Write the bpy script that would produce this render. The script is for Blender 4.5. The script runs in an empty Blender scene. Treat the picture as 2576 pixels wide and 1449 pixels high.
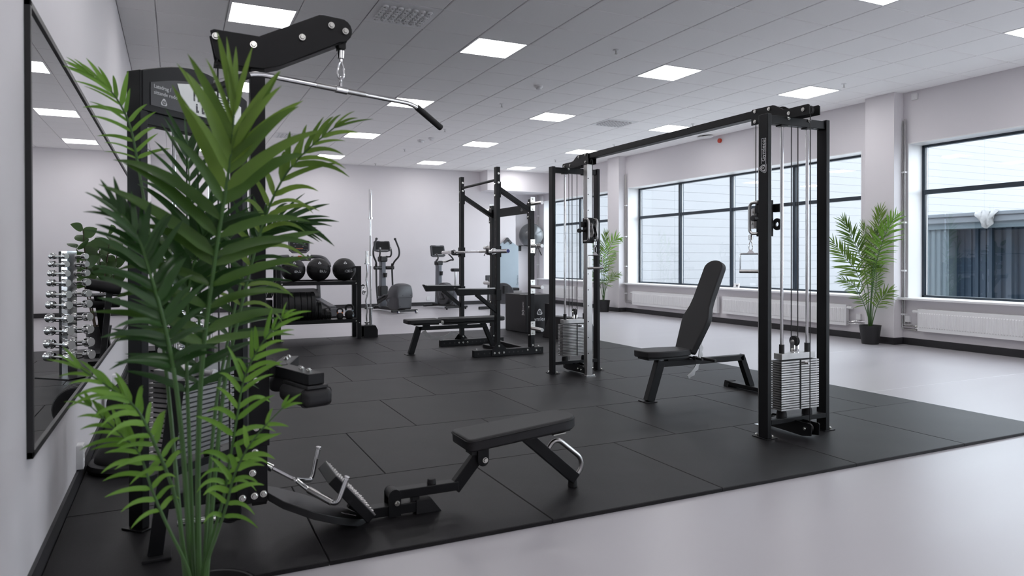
import bpy, math, random
from mathutils import Matrix, Vector
random.seed(7)
sc = bpy.context.scene
C = sc.collection

# ------------------------------------------------------------------ camera, sky, exposure
CAMH = 1.205
cam_d = bpy.data.cameras.new('camera')
cam = bpy.data.objects.new('camera', cam_d); C.objects.link(cam)
def _cam():
    yaw, pit, rol = math.radians(25.5943), math.radians(0.3685), math.radians(-0.0948)
    fw = Vector((math.sin(yaw)*math.cos(pit), math.cos(yaw)*math.cos(pit), -math.sin(pit)))
    r = Vector((math.cos(yaw), -math.sin(yaw), 0)); u = r.cross(fw)
    r2 = r*math.cos(rol)+u*math.sin(rol); u2 = -r*math.sin(rol)+u*math.cos(rol)
    m = Matrix((r2, u2, -fw)).transposed().to_4x4(); m.translation = (0, 0, CAMH)
    cam.matrix_world = m
_cam()
cam_d.sensor_fit = 'HORIZONTAL'; cam_d.sensor_width = 36.0
cam_d.lens = 1765.84/2576*36.0
cam_d.shift_y = -(724.5-662.13)/2576
cam_d.clip_start = 0.05; cam_d.clip_end = 200
cam_d.dof.use_dof = True; cam_d.dof.focus_distance = 6.2; cam_d.dof.aperture_fstop = 3.2
sc.camera = cam

world = bpy.data.worlds.new('overcast_sky'); sc.world = world; world.use_nodes = True
bg = world.node_tree.nodes['Background']
bg.inputs[0].default_value = (0.87, 0.93, 1.0, 1); bg.inputs[1].default_value = 7.2
LAMP = 15.0
vs = sc.view_settings
vs.view_transform = 'Standard'; vs.look = 'None'; vs.gamma = 1.0; vs.use_curve_mapping = False
vs.exposure = 0.0
sc.cycles.use_denoising = True
sc.cycles.max_bounces = 10; sc.cycles.diffuse_bounces = 8; sc.cycles.glossy_bounces = 4
sc.cycles.transparent_max_bounces = 8; sc.cycles.transmission_bounces = 2
sc.cycles.sample_clamp_indirect = 6.0
sc.cycles.caustics_reflective = False; sc.cycles.caustics_refractive = False

# ------------------------------------------------------------------ materials
def mat(name, col, rough=0.5, metal=0.0, noise=0.0, nscale=20.0, bump=0.0, bscale=200.0, spec=0.5, coat=0.0):
    m = bpy.data.materials.new(name); m.use_nodes = True
    nt = m.node_tree; b = nt.nodes['Principled BSDF']
    b.inputs['Base Color'].default_value = (*col, 1); b.inputs['Roughness'].default_value = rough
    b.inputs['Metallic'].default_value = metal; b.inputs['Specular IOR Level'].default_value = spec
    if coat: b.inputs['Coat Weight'].default_value = coat
    tc = nt.nodes.new('ShaderNodeTexCoord')
    if noise:
        n = nt.nodes.new('ShaderNodeTexNoise'); n.inputs['Scale'].default_value = nscale; n.inputs['Detail'].default_value = 5
        nt.links.new(tc.outputs['Object'], n.inputs['Vector'])
        mx = nt.nodes.new('ShaderNodeMix'); mx.data_type = 'RGBA'
        mx.inputs[6].default_value = (*[c*(1-noise) for c in col], 1); mx.inputs[7].default_value = (*[min(1, c*(1+noise)) for c in col], 1)
        nt.links.new(n.outputs['Fac'], mx.inputs[0]); nt.links.new(mx.outputs[2], b.inputs['Base Color'])
    if bump:
        n2 = nt.nodes.new('ShaderNodeTexNoise'); n2.inputs['Scale'].default_value = bscale; n2.inputs['Detail'].default_value = 3
        nt.links.new(tc.outputs['Object'], n2.inputs['Vector'])
        bp = nt.nodes.new('ShaderNodeBump'); bp.inputs['Strength'].default_value = bump; bp.inputs['Distance'].default_value = 0.002
        nt.links.new(n2.outputs['Fac'], bp.inputs['Height']); nt.links.new(bp.outputs['Normal'], b.inputs['Normal'])
    return m

def emis(name, col, s):
    m = bpy.data.materials.new(name); m.use_nodes = True; nt = m.node_tree
    nt.nodes.remove(nt.nodes['Principled BSDF'])
    e = nt.nodes.new('ShaderNodeEmission'); e.inputs[0].default_value = (*col, 1); e.inputs[1].default_value = s
    nt.links.new(e.outputs[0], nt.nodes['Material Output'].inputs[0]); return m

def glass(name, tint, gloss):
    m = bpy.data.materials.new(name); m.use_nodes = True; nt = m.node_tree
    nt.nodes.remove(nt.nodes['Principled BSDF'])
    t = nt.nodes.new('ShaderNodeBsdfTransparent'); t.inputs[0].default_value = (*tint, 1)
    g = nt.nodes.new('ShaderNodeBsdfGlossy'); g.inputs['Roughness'].default_value = 0.0
    fr = nt.nodes.new('ShaderNodeFresnel'); fr.inputs[0].default_value = gloss
    mx = nt.nodes.new('ShaderNodeMixShader')
    ge = nt.nodes.new('ShaderNodeNewGeometry'); ior = nt.nodes.new('ShaderNodeMapRange')   # the node flips the index on back faces: flip it back
    ior.inputs[3].default_value = gloss; ior.inputs[4].default_value = 1/gloss
    nt.links.new(ge.outputs['Backfacing'], ior.inputs[0]); nt.links.new(ior.outputs[0], fr.inputs[0])
    nt.links.new(fr.outputs[0], mx.inputs[0]); nt.links.new(t.outputs[0], mx.inputs[1]); nt.links.new(g.outputs[0], mx.inputs[2])
    nt.links.new(mx.outputs[0], nt.nodes['Material Output'].inputs[0]); return m

M = {}
M['wall'] = mat('painted_wall', (0.725, 0.70, 0.718), 0.75, noise=0.015, nscale=3, bump=0.15, bscale=300)
M['ceil'] = mat('ceiling_tile', (0.93, 0.92, 0.91), 0.9, noise=0.02, nscale=60, bump=0.3, bscale=400)
M['grid'] = mat('ceiling_grid', (0.55, 0.54, 0.55), 0.7)
M['white'] = mat('white_lacquer', (0.80, 0.80, 0.80), 0.4, noise=0.01)
M['plastic'] = mat('white_plastic', (0.78, 0.78, 0.78), 0.35)
M['base'] = mat('black_skirting', (0.022, 0.021, 0.024), 0.5, noise=0.1)
M['black'] = mat('black_powder_coat', (0.0036, 0.0039, 0.0048), 0.45, noise=0.15, nscale=40, bump=0.12, bscale=900, spec=0.30)
M['blackp'] = mat('black_plastic', (0.012, 0.012, 0.013), 0.45, bump=0.05, bscale=600)
M['dgrey'] = mat('dark_grey_plastic', (0.055, 0.056, 0.062), 0.38, noise=0.05)
M['lgrey'] = mat('steel_grey_plastic', (0.13, 0.14, 0.16), 0.35, noise=0.05)
M['vinyl'] = mat('black_upholstery', (0.012, 0.0115, 0.013), 0.5, noise=0.15, nscale=30, bump=0.35, bscale=500, spec=0.35)
M['rubber'] = mat('black_rubber', (0.007, 0.007, 0.008), 0.6, noise=0.2, nscale=30, bump=0.1, spec=0.4)
M['chrome'] = mat('chrome', (0.78, 0.78, 0.78), 0.10, 1.0)
M['steel'] = mat('brushed_steel', (0.50, 0.49, 0.48), 0.30, 1.0, noise=0.12, nscale=25)
M['satin'] = mat('satin_chrome', (0.72, 0.72, 0.70), 0.45, 0.7)
M['zinc'] = mat('zinc_bolt', (0.72, 0.72, 0.68), 0.22, 1.0)
M['frame'] = mat('window_frame_paint', (0.018, 0.030, 0.045), 0.4)  # dark paint; its blue tint is backlight haze put into the colour
M['pot'] = mat('black_pot', (0.012, 0.012, 0.013), 0.45)
M['soil'] = mat('potting_soil', (0.03, 0.022, 0.016), 0.95, noise=0.4, nscale=60)
M['decal'] = mat('white_print', (0.75, 0.76, 0.77), 0.5)
M['decalg'] = mat('grey_print', (0.45, 0.45, 0.45), 0.4)
M['green'] = mat('bright_green_plastic', (0.09, 0.5, 0.06), 0.4)
M['red'] = mat('red_plastic', (0.55, 0.05, 0.02), 0.4)
M['orange'] = mat('orange_print', (0.7, 0.2, 0.05), 0.5)
M['blue'] = mat('blue_cap', (0.03, 0.05, 0.25), 0.35)
M['glass'] = glass('window_glass', (0.95, 0.977, 0.992), 1.5)
M['screen'] = mat('console_screen', (0.005, 0.005, 0.006), 0.35, spec=0.2)
M['foam'] = mat('pale_blue_foam', (0.36, 0.43, 0.48), 0.75, noise=0.06, nscale=4)
M['ball'] = mat('silver_grey_vinyl', (0.13, 0.135, 0.14), 0.22, 0.4)
M['clad'] = mat('white_cladding', (0.168, 0.168, 0.173), 0.55, noise=0.012, nscale=2)
M['fascia'] = mat('grey_fascia', (0.12, 0.135, 0.15), 0.6, noise=0.04, nscale=3)
M['shed'] = mat('blue_grey_corrugated', (0.018, 0.034, 0.055), 0.55, noise=0.1, nscale=3)
M['shedl'] = mat('pale_blue_grey_corrugated', (0.08, 0.105, 0.12), 0.6, noise=0.06, nscale=3)
M['gravel'] = mat('asphalt', (0.55, 0.54, 0.53), 0.9, noise=0.2, nscale=6)
M['cloth'] = mat('white_cloth', (0.30, 0.295, 0.29), 0.9, noise=0.05)
M['sign'] = mat('pale_sign', (0.93, 0.95, 0.92), 0.4)
M['signd'] = mat('dark_sign', (0.06, 0.06, 0.065), 0.4)
M['seam'] = mat('floor_weld_seam', (0.62, 0.61, 0.63), 0.35)
M['lamp'] = emis('lamp_diffuser', (1.0, 0.985, 1.0), LAMP)
M['mirror'] = mat('mirror_silver', (0.80, 0.81, 0.80), 0.0, 1.0)

def floor_mat():
    m = mat('grey_vinyl_floor', (0.42, 0.405, 0.43), 0.34, spec=0.5)
    nt = m.node_tree; b = nt.nodes['Principled BSDF']
    tc = nt.nodes.new('ShaderNodeTexCoord'); n = nt.nodes.new('ShaderNodeTexNoise')
    mp = nt.nodes.new('ShaderNodeMapping'); mp.inputs['Scale'].default_value = (0.25, 1.6, 1)
    n.inputs['Scale'].default_value = 1.5; n.inputs['Detail'].default_value = 8
    nt.links.new(tc.outputs['Object'], mp.inputs[0]); nt.links.new(mp.outputs[0], n.inputs['Vector'])
    mx = nt.nodes.new('ShaderNodeMix'); mx.data_type = 'RGBA'
    mx.inputs[6].default_value = (0.40, 0.384, 0.403, 1); mx.inputs[7].default_value = (0.435, 0.418, 0.438, 1)
    nt.links.new(n.outputs['Fac'], mx.inputs[0]); nt.links.new(mx.outputs[2], b.inputs['Base Color'])
    mr = nt.nodes.new('ShaderNodeMapRange'); mr.inputs[3].default_value = 0.25; mr.inputs[4].default_value = 0.37
    nt.links.new(n.outputs['Fac'], mr.inputs[0]); nt.links.new(mr.outputs[0], b.inputs['Roughness'])
    n2 = nt.nodes.new('ShaderNodeTexNoise'); n2.inputs['Scale'].default_value = 450
    nt.links.new(tc.outputs['Object'], n2.inputs['Vector'])
    bp = nt.nodes.new('ShaderNodeBump'); bp.inputs['Strength'].default_value = 0.12; bp.inputs['Distance'].default_value = 0.001
    nt.links.new(n2.outputs['Fac'], bp.inputs['Height']); nt.links.new(bp.outputs['Normal'], b.inputs['Normal'])
    return m
M['floor'] = floor_mat()

def matrub():
    m = mat('speckled_rubber_tile', (0.024, 0.023, 0.025), 0.48, spec=0.22)
    nt = m.node_tree; b = nt.nodes['Principled BSDF']
    tc = nt.nodes.new('ShaderNodeTexCoord')
    n = nt.nodes.new('ShaderNodeTexNoise'); n.inputs['Scale'].default_value = 3.0; n.inputs['Detail'].default_value = 6
    n2 = nt.nodes.new('ShaderNodeTexNoise'); n2.inputs['Scale'].default_value = 330; n2.inputs['Detail'].default_value = 2
    oi = nt.nodes.new('ShaderNodeObjectInfo')
    for k in (n, n2): nt.links.new(tc.outputs['Object'], k.inputs['Vector'])
    rp = nt.nodes.new('ShaderNodeValToRGB'); e = rp.color_ramp.elements
    e[0].position = 0.35; e[0].color = (0.0085, 0.008, 0.009, 1); e[1].position = 0.75; e[1].color = (0.016, 0.015, 0.0165, 1)
    nt.links.new(n.outputs['Fac'], rp.inputs[0])
    r2 = nt.nodes.new('ShaderNodeValToRGB'); e = r2.color_ramp.elements
    e[0].position = 0.45; e[0].color = (0.75, 0.75, 0.75, 1); e[1].position = 0.72; e[1].color = (1.7, 1.7, 1.7, 1)
    nt.links.new(n2.outputs['Fac'], r2.inputs[0])
    mx = nt.nodes.new('ShaderNodeMix'); mx.data_type = 'RGBA'; mx.blend_type = 'MULTIPLY'; mx.inputs[0].default_value = 1
    nt.links.new(rp.outputs[0], mx.inputs[6]); nt.links.new(r2.outputs[0], mx.inputs[7])
    mr = nt.nodes.new('ShaderNodeMapRange'); mr.inputs[3].default_value = 0.88; mr.inputs[4].default_value = 1.15
    nt.links.new(oi.outputs['Random'], mr.inputs[0])
    vm = nt.nodes.new('ShaderNodeVectorMath'); vm.operation = 'SCALE'
    nt.links.new(mx.outputs[2], vm.inputs[0]); nt.links.new(mr.outputs[0], vm.inputs['Scale'])
    nt.links.new(vm.outputs[0], b.inputs['Base Color'])
    bp = nt.nodes.new('ShaderNodeBump'); bp.inputs['Strength'].default_value = 0.35; bp.inputs['Distance'].default_value = 0.0012
    nt.links.new(n2.outputs['Fac'], bp.inputs['Height']); nt.links.new(bp.outputs['Normal'], b.inputs['Normal'])
    return m
M['mat'] = matrub()

def leafmat(name, c0, c1, rough=0.42):
    m = mat(name, c0, rough, spec=0.4)
    nt = m.node_tree; b = nt.nodes['Principled BSDF']
    oi = nt.nodes.new('ShaderNodeObjectInfo'); tc = nt.nodes.new('ShaderNodeTexCoord')
    n = nt.nodes.new('ShaderNodeTexNoise'); n.inputs['Scale'].default_value = 9
    nt.links.new(tc.outputs['Object'], n.inputs['Vector'])
    ad = nt.nodes.new('ShaderNodeMath'); ad.operation = 'MULTIPLY_ADD'; ad.inputs[1].default_value = 0.6; 
    nt.links.new(oi.outputs['Random'], ad.inputs[0]); 
    m3 = nt.nodes.new('ShaderNodeMath'); m3.operation = 'MULTIPLY'; m3.inputs[1].default_value = 0.5
    nt.links.new(n.outputs['Fac'], m3.inputs[0]); nt.links.new(m3.outputs[0], ad.inputs[2])
    mx = nt.nodes.new('ShaderNodeMix'); mx.data_type = 'RGBA'
    mx.inputs[6].default_value = (*c0, 1); mx.inputs[7].default_value = (*c1, 1)
    nt.links.new(ad.outputs[0], mx.inputs[0]); nt.links.new(mx.outputs[2], b.inputs['Base Color'])
    tr = nt.nodes.new('ShaderNodeBsdfTranslucent'); nt.links.new(mx.outputs[2], tr.inputs[0])
    ms = nt.nodes.new('ShaderNodeMixShader'); ms.inputs[0].default_value = 0.38
    nt.links.new(b.outputs[0], ms.inputs[1]); nt.links.new(tr.outputs[0], ms.inputs[2])
    nt.links.new(ms.outputs[0], nt.nodes['Material Output'].inputs[0])
    return m
M['leaf'] = leafmat('palm_leaf_green', (0.045, 0.11, 0.015), (0.20, 0.32, 0.05))  # lighter tone raised: backlight on the top leaflets put into the colour
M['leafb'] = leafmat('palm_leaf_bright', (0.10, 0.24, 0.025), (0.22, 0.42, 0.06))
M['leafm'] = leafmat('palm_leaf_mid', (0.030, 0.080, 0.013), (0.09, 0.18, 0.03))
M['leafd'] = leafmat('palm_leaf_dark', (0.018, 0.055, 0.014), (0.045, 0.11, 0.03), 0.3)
M['stem'] = mat('palm_stem', (0.045, 0.11, 0.024), 0.4, noise=0.3, nscale=12)
M['fig'] = leafmat('fiddle_leaf', (0.03, 0.075, 0.02), (0.075, 0.14, 0.04), 0.35)
M['bark'] = mat('brown_bark', (0.06, 0.04, 0.025), 0.8, noise=0.3)

# ------------------------------------------------------------------ mesh helpers
class MB:
    """collects shapes (world coordinates, or local ones with T) and builds ONE mesh object"""
    def __init__(s, T=None): s.v = []; s.f = []; s.T = T; s.g = []
    def add(s, vs, fs):
        n = len(s.v); s.g.append((n, len(s.f)))
        for p in vs:
            p = Vector(p); s.v.append(s.T @ p if s.T is not None else p)
        s.f += [tuple(i+n for i in f) for f in fs]
        return s
    def box(s, x0, x1, y0, y1, z0, z1):
        vs = [(x, y, z) for z in (z0, z1) for y in (y0, y1) for x in (x0, x1)]
        return s.add(vs, [(0, 2, 3, 1), (4, 5, 7, 6), (0, 1, 5, 4), (2, 6, 7, 3), (0, 4, 6, 2), (1, 3, 7, 5)])
    def cb(s, c, d): return s.box(c[0]-d[0]/2, c[0]+d[0]/2, c[1]-d[1]/2, c[1]+d[1]/2, c[2]-d[2]/2, c[2]+d[2]/2)
    def beam(s, p, q, w, h, up=(0, 0, 1)):
        p, q = Vector(p), Vector(q); d = (q-p).normalized(); up = Vector(up)
        if abs(d.dot(up)) > 0.98: up = Vector((1, 0, 0))
        a = d.cross(up).normalized(); b = a.cross(d).normalized()
        vs = [o+a*(i*w/2)+b*(j*h/2) for o in (p, q) for i, j in ((-1, -1), (1, -1), (1, 1), (-1, 1))]
        return s.add(vs, [(3, 2, 1, 0), (4, 5, 6, 7), (0, 1, 5, 4), (1, 2, 6, 5), (2, 3, 7, 6), (3, 0, 4, 7)])
    def cyl(s, p, q, r, n=16, r2=None):
        p, q = Vector(p), Vector(q); d = (q-p).normalized(); r2 = r if r2 is None else r2
        up = Vector((0, 0, 1)) if abs(d.z) < 0.95 else Vector((1, 0, 0))
        a = d.cross(up).normalized(); b = d.cross(a)
        vs = []
        for o, rr in ((p, r), (q, r2)):
            vs += [o+(a*math.cos(2*math.pi*i/n)+b*math.sin(2*math.pi*i/n))*rr for i in range(n)]
        fs = [(i, (i+1) % n, n+(i+1) % n, n+i) for i in range(n)]+[tuple(range(n-1, -1, -1)), tuple(range(n, 2*n))]
        return s.add(vs, fs)
    def ring(s, p, q, ro, ri, n=24):
        p, q = Vector(p), Vector(q); d = (q-p).normalized()
        up = Vector((0, 0, 1)) if abs(d.z) < 0.95 else Vector((1, 0, 0))
        a = d.cross(up).normalized(); b = d.cross(a); vs = []
        for o, rr in ((p, ro), (q, ro), (q, ri), (p, ri)):
            vs += [o+(a*math.cos(2*math.pi*i/n)+b*math.sin(2*math.pi*i/n))*rr for i in range(n)]
        fs = []
        for k in range(4):
            k2 = (k+1) % 4
            fs += [(k*n+i, k*n+(i+1) % n, k2*n+(i+1) % n, k2*n+i) for i in range(n)]
        return s.add(vs, fs)
    def tube(s, pts, r, n=8, closed=False):
        pts = [Vector(p) for p in pts]; m = len(pts); rr = r if isinstance(r, (list, tuple)) else [r]*m
        vs = []; prev = None
        for i, p in enumerate(pts):
            if closed: d = (pts[(i+1) % m]-pts[i-1]).normalized()
            else: d = (pts[min(i+1, m-1)]-pts[max(i-1, 0)]).normalized()
            if prev is None:
                up = Vector((0, 0, 1)) if abs(d.z) < 0.9 else Vector((1, 0, 0)); a = d.cross(up).normalized()
            else: a = (prev-d*prev.dot(d)).normalized()
            prev = a; b = d.cross(a)
            vs += [p+(a*math.cos(2*math.pi*k/n)+b*math.sin(2*math.pi*k/n))*rr[i] for k in range(n)]
        fs = []
        for i in range(m if closed else m-1):
            j = (i+1) % m
            fs += [(i*n+k, i*n+(k+1) % n, j*n+(k+1) % n, j*n+k) for k in range(n)]
        if not closed: fs += [tuple(range(n-1, -1, -1)), tuple(range((m-1)*n, m*n))]
        return s.add(vs, fs)
    def prism(s, poly, o, u, v, w):
        """polygon (2-D list) in the plane o+u*a+v*b, extruded by vector w"""
        o, u, v, w = Vector(o), Vector(u), Vector(v), Vector(w); n = len(poly)
        vs = [o+u*a+v*b for a, b in poly]; vs += [p+w for p in vs]
        fs = [tuple(range(n-1, -1, -1)), tuple(range(n, 2*n))]+[(i, (i+1) % n, n+(i+1) % n, n+i) for i in range(n)]
        return s.add(vs, fs)
    def lathe(s, prof, o=(0, 0, 0), n=24, ax=(0, 0, 1)):
        o, d = Vector(o), Vector(ax).normalized()
        up = Vector((0, 0, 1)) if abs(d.z) < 0.95 else Vector((1, 0, 0))
        a = d.cross(up).normalized(); b = d.cross(a); vs = []
        for r, h in prof:
            vs += [o+d*h+(a*math.cos(2*math.pi*k/n)+b*math.sin(2*math.pi*k/n))*max(r, 1e-4) for k in range(n)]
        fs = [(i*n+k, i*n+(k+1) % n, (i+1)*n+(k+1) % n, (i+1)*n+k) for i in range(len(prof)-1) for k in range(n)]
        fs += [tuple(range(n-1, -1, -1)), tuple(range((len(prof)-1)*n, len(prof)*n))]
        return s.add(vs, fs)
    def ball(s, c, r, n=24, m=14, sq=(1, 1, 1)):
        c = Vector(c); vs = [c+Vector((0, 0, -r*sq[2]))]
        for i in range(1, m):
            t = -math.pi/2+math.pi*i/m
            vs += [c+Vector((r*sq[0]*math.cos(t)*math.cos(2*math.pi*k/n), r*sq[1]*math.cos(t)*math.sin(2*math.pi*k/n), r*sq[2]*math.sin(t))) for k in range(n)]
        vs.append(c+Vector((0, 0, r*sq[2]))); L = len(vs)-1
        fs = [(0, 1+(k+1) % n, 1+k) for k in range(n)]
        for i in range(m-2): fs += [(1+i*n+k, 1+i*n+(k+1) % n, 1+(i+1)*n+(k+1) % n, 1+(i+1)*n+k) for k in range(n)]
        fs += [(L, 1+(m-2)*n+k, 1+(m-2)*n+(k+1) % n) for k in range(n)]
        return s.add(vs, fs)
    def mesh(s, name, m, off=None, ang=0.6):
        me = bpy.data.meshes.new(name)
        off = Vector(off) if off is not None else Vector()
        me.from_pydata([tuple(p-off) for p in s.v], [], s.f); me.materials.append(m)
        me.update()
        me.shade_smooth(); me.set_sharp_from_angle(angle=ang)
        return me
    def build(s, name, m, parent=None, bevel=0.0, seg=2, ang=0.6, loc=None):
        """parent=None: a top-level mesh whose origin is loc (or its centre base)"""
        if parent is not None: off = wloc(parent)
        elif loc is not None: off = Vector(loc)
        else:
            lo = [min(p[i] for p in s.v) for i in range(3)]; hi = [max(p[i] for p in s.v) for i in range(3)]
            off = Vector(((lo[0]+hi[0])/2, (lo[1]+hi[1])/2, lo[2]))
        o = bpy.data.objects.new(name, s.mesh(name, M[m] if isinstance(m, str) else m, off, ang)); C.objects.link(o)
        if parent is not None: o.parent = parent
        else: o.location = off
        if bevel:
            b = o.modifiers.new('bevel', 'BEVEL'); b.width = bevel; b.segments = seg; b.limit_method = 'ANGLE'; b.angle_limit = 0.6
            b.harden_normals = True
        return o
    def builds(s, name, m, parent, **k):
        """every shape added becomes a part of its own"""
        ends = s.g[1:]+[(len(s.v), len(s.f))]; out = []
        for (a, fa), (b, fb) in zip(s.g, ends):
            q = MB(); q.v = s.v[a:b]; q.f = [tuple(i-a for i in f) for f in s.f[fa:fb]]; out.append(q.build(name, m, parent, **k))
        return out
def wloc(o):
    v = Vector(o.location)
    while o.parent is not None: o = o.parent; v = v+o.location
    return v
def thing(name, label, cat, loc=(0, 0, 0), group=None):
    o = bpy.data.objects.new(name, None); C.objects.link(o); o.location = loc; o.empty_display_size = 0.1
    return tag(o, label, cat, group)
def tag(o, label, cat, group=None):
    o['label'] = label; o['category'] = cat
    if group: o['group'] = group
    return o
def struct(o): o['kind'] = 'structure'; return o
def inst(name, me, parent, loc, rot=(0, 0, 0)):
    o = bpy.data.objects.new(name, me); C.objects.link(o)
    o.location = Vector(loc)-wloc(parent) if parent is not None else loc
    o.rotation_euler = rot
    if parent is not None: o.parent = parent
    return o
def Tz(x, y, z, deg): return Matrix.Translation((x, y, z)) @ Matrix.Rotation(math.radians(deg), 4, 'Z')
def text(name, body, size, o, u, v, m, parent, ext=0.0008, align='CENTER'):
    """flat lettering: baseline direction u, up direction v, at o"""
    cu = bpy.data.curves.new(name, 'FONT'); cu.body = body; cu.size = size; cu.extrude = ext; cu.resolution_u = 3
    cu.align_x = align; cu.align_y = 'CENTER'; cu.materials.append(M[m] if isinstance(m, str) else m)
    ob = bpy.data.objects.new(name, cu)
    u, v = Vector(u).normalized(), Vector(v).normalized(); w = u.cross(v)
    mm = Matrix((u, v, w)).transposed().to_4x4(); mm.translation = o
    dg = bpy.context.evaluated_depsgraph_get()
    C.objects.link(ob); dg.update()
    me = bpy.data.meshes.new_from_object(ob.evaluated_get(dg)); C.objects.unlink(ob); bpy.data.objects.remove(ob)
    off = wloc(parent); me.transform(Matrix.Translation(-off) @ mm); me.name = name
    ob = bpy.data.objects.new(name, me); C.objects.link(ob); ob.parent = parent
    return ob
def rtri(r, rr, n=5):
    """rounded triangle pointing up"""
    out = []
    for k in range(3):
        a = math.pi/2+k*2*math.pi/3; cx, cy = (r-2*rr)*math.cos(a), (r-2*rr)*math.sin(a)
        for i in range(n+1):
            t = a-math.pi/3+2*math.pi/3*i/n; out.append((cx+rr*math.cos(t), cy+rr*math.sin(t)))
    return out
def circ(r, n=20): return [(r*math.cos(2*math.pi*i/n), r*math.sin(2*math.pi*i/n)) for i in range(n)]
def emblem(o, u, v, r, parent, white='decal', dark='black', letter=True):
    """rounded triangle with a dark disc and a letter in its middle"""
    o, u, v = Vector(o), Vector(u).normalized(), Vector(v).normalized(); w = u.cross(v)
    e = MB().prism(rtri(r, r*0.30), o, u, v, w*0.0012).build('emblem', white, parent)
    MB().prism(circ(r*0.40), o-v*(r*0.02)+w*0.0012, u, v, w*0.0008).build('emblem_disc', dark, e_parent(e, parent))
    if letter: text('emblem_letter', 'G', r*0.62, o-v*(r*0.02)+w*0.0022, u, v, white, parent)
    return e
def e_parent(e, parent): return parent
def rpoly(w, h, r, n=4, rb=None):
    """rounded rectangle centred on 0"""
    out = []
    for sx, sy, a0 in ((1, 1, 0), (-1, 1, 90), (-1, -1, 180), (1, -1, 270)):
        q = r if sy > 0 or rb is None else rb
        for i in range(n+1):
            t = math.radians(a0+90*i/n); out.append((sx*(w/2-q)+q*math.cos(t), sy*(h/2-q)+q*math.sin(t)))
    return out
def bolts(parent, pts, d, r=0.012, l=0.012, m='zinc'):
    """each bolt head its own part, sharing one mesh per call"""
    d = Vector(d).normalized()
    me = MB().cyl((0, 0, 0), d*l*0.6, r, 12).cyl(d*l*0.6, d*l, r*0.8, 6, r*0.6).mesh('bolt', M[m])
    for p in pts: inst('bolt', me, parent, p)
def arc(c, r, a0, a1, u, v, n=8):
    c, u, v = Vector(c), Vector(u), Vector(v)
    return [c+u*(r*math.cos(math.radians(a0+(a1-a0)*i/n)))+v*(r*math.sin(math.radians(a0+(a1-a0)*i/n))) for i in range(n+1)]
def rtube(pts, rad, n=5):
    """polyline with its corners rounded by rad"""
    pts = [Vector(p) for p in pts]; out = [pts[0]]
    for i in range(1, len(pts)-1):
        a, b, c = pts[i-1], pts[i], pts[i+1]
        d0, d1 = (a-b), (c-b); k = min(rad, d0.length*0.49, d1.length*0.49)
        p, q = b+d0.normalized()*k, b+d1.normalized()*k
        for j in range(n+1):
            t = j/n; out.append(p*(1-t)**2+b*2*t*(1-t)+q*t*t)
    return out+[pts[-1]]
# ------------------------------------------------------------------ the room
XL, XR, YB, YF, CE, MT = -0.475, 9.2, 17.16, -4.6, 3.5075, 0.02
struct(MB().box(XL-0.3, 9.7, YF-0.3, 17.9, -0.2, 0).build('floor', 'floor', loc=(0, 0, 0)))
struct(MB().box(XL-0.3, XL, YF-0.3, 17.9, 0, CE+0.2).build('wall_left', 'wall'))
struct(MB().box(XL, XR+0.45, YF-0.3, YF, 0, CE+0.2).build('wall_front', 'wall'))
struct(MB().box(XL, 8.33, YB, 17.9, 0, CE+0.2).box(8.33, XR+0.4, 17.66, 17.9, 0, CE+0.2).build('wall_back', 'wall'))
struct(MB().box(7.28, XR, 16.66, 17.7, 2.985, CE+0.05).build('wall_back_bulkhead', 'wall'))
ZS, ZT = 0.655, 2.80
WINS = [(4, -4.4, -0.30), (1, 0.46, 6.44), (2, 7.165, 13.155), (3, 13.88, 17.16)]  # window behind the camera is unseen, added to brighten the left wall
w = MB().box(XR, XR+0.4, YF, 17.7, 0, ZS-0.03).box(XR, XR+0.4, YF, 17.7, ZT, CE+0.2)
yy = YF
for n, a, b in WINS: w.box(XR, XR+0.4, yy, a, ZS-0.03, ZT); yy = b
w.box(XR, XR+0.4, yy, 17.7, ZS-0.03, ZT)
struct(w.build('wall_right', 'wall'))
for k, (a, b) in enumerate(((-0.25, 0.25), (6.505, 6.96), (13.22, 13.67))):
    struct(MB().box(9.0, XR, a, b, 0, CE).build('wall_pillar', 'wall', bevel=0.004))
def skirt(nm, boxes):
    m = MB()
    for b in boxes: m.box(*b, 0, 0.095)
    struct(m.build(nm, 'base'))
skirt('baseboard_left', [(XL, XL+0.014, YF, YB)])
skirt('baseboard_back', [(XL, 8.33, YB-0.014, YB), (8.33, XR, 17.646, 17.66)])
bb = []; yy = YF
for a, b in ((-0.25, 0.25), (6.505, 6.96), (13.22, 13.67)):
    bb += [(XR-0.014, XR, yy, a), (8.986, 9.0, a-0.014, b+0.014), (9.0, XR, a-0.014, a), (9.0, XR, b, b+0.014)]; yy = b
bb.append((XR-0.014, XR, yy, 17.66)); skirt('baseboard_right', bb)

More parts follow.
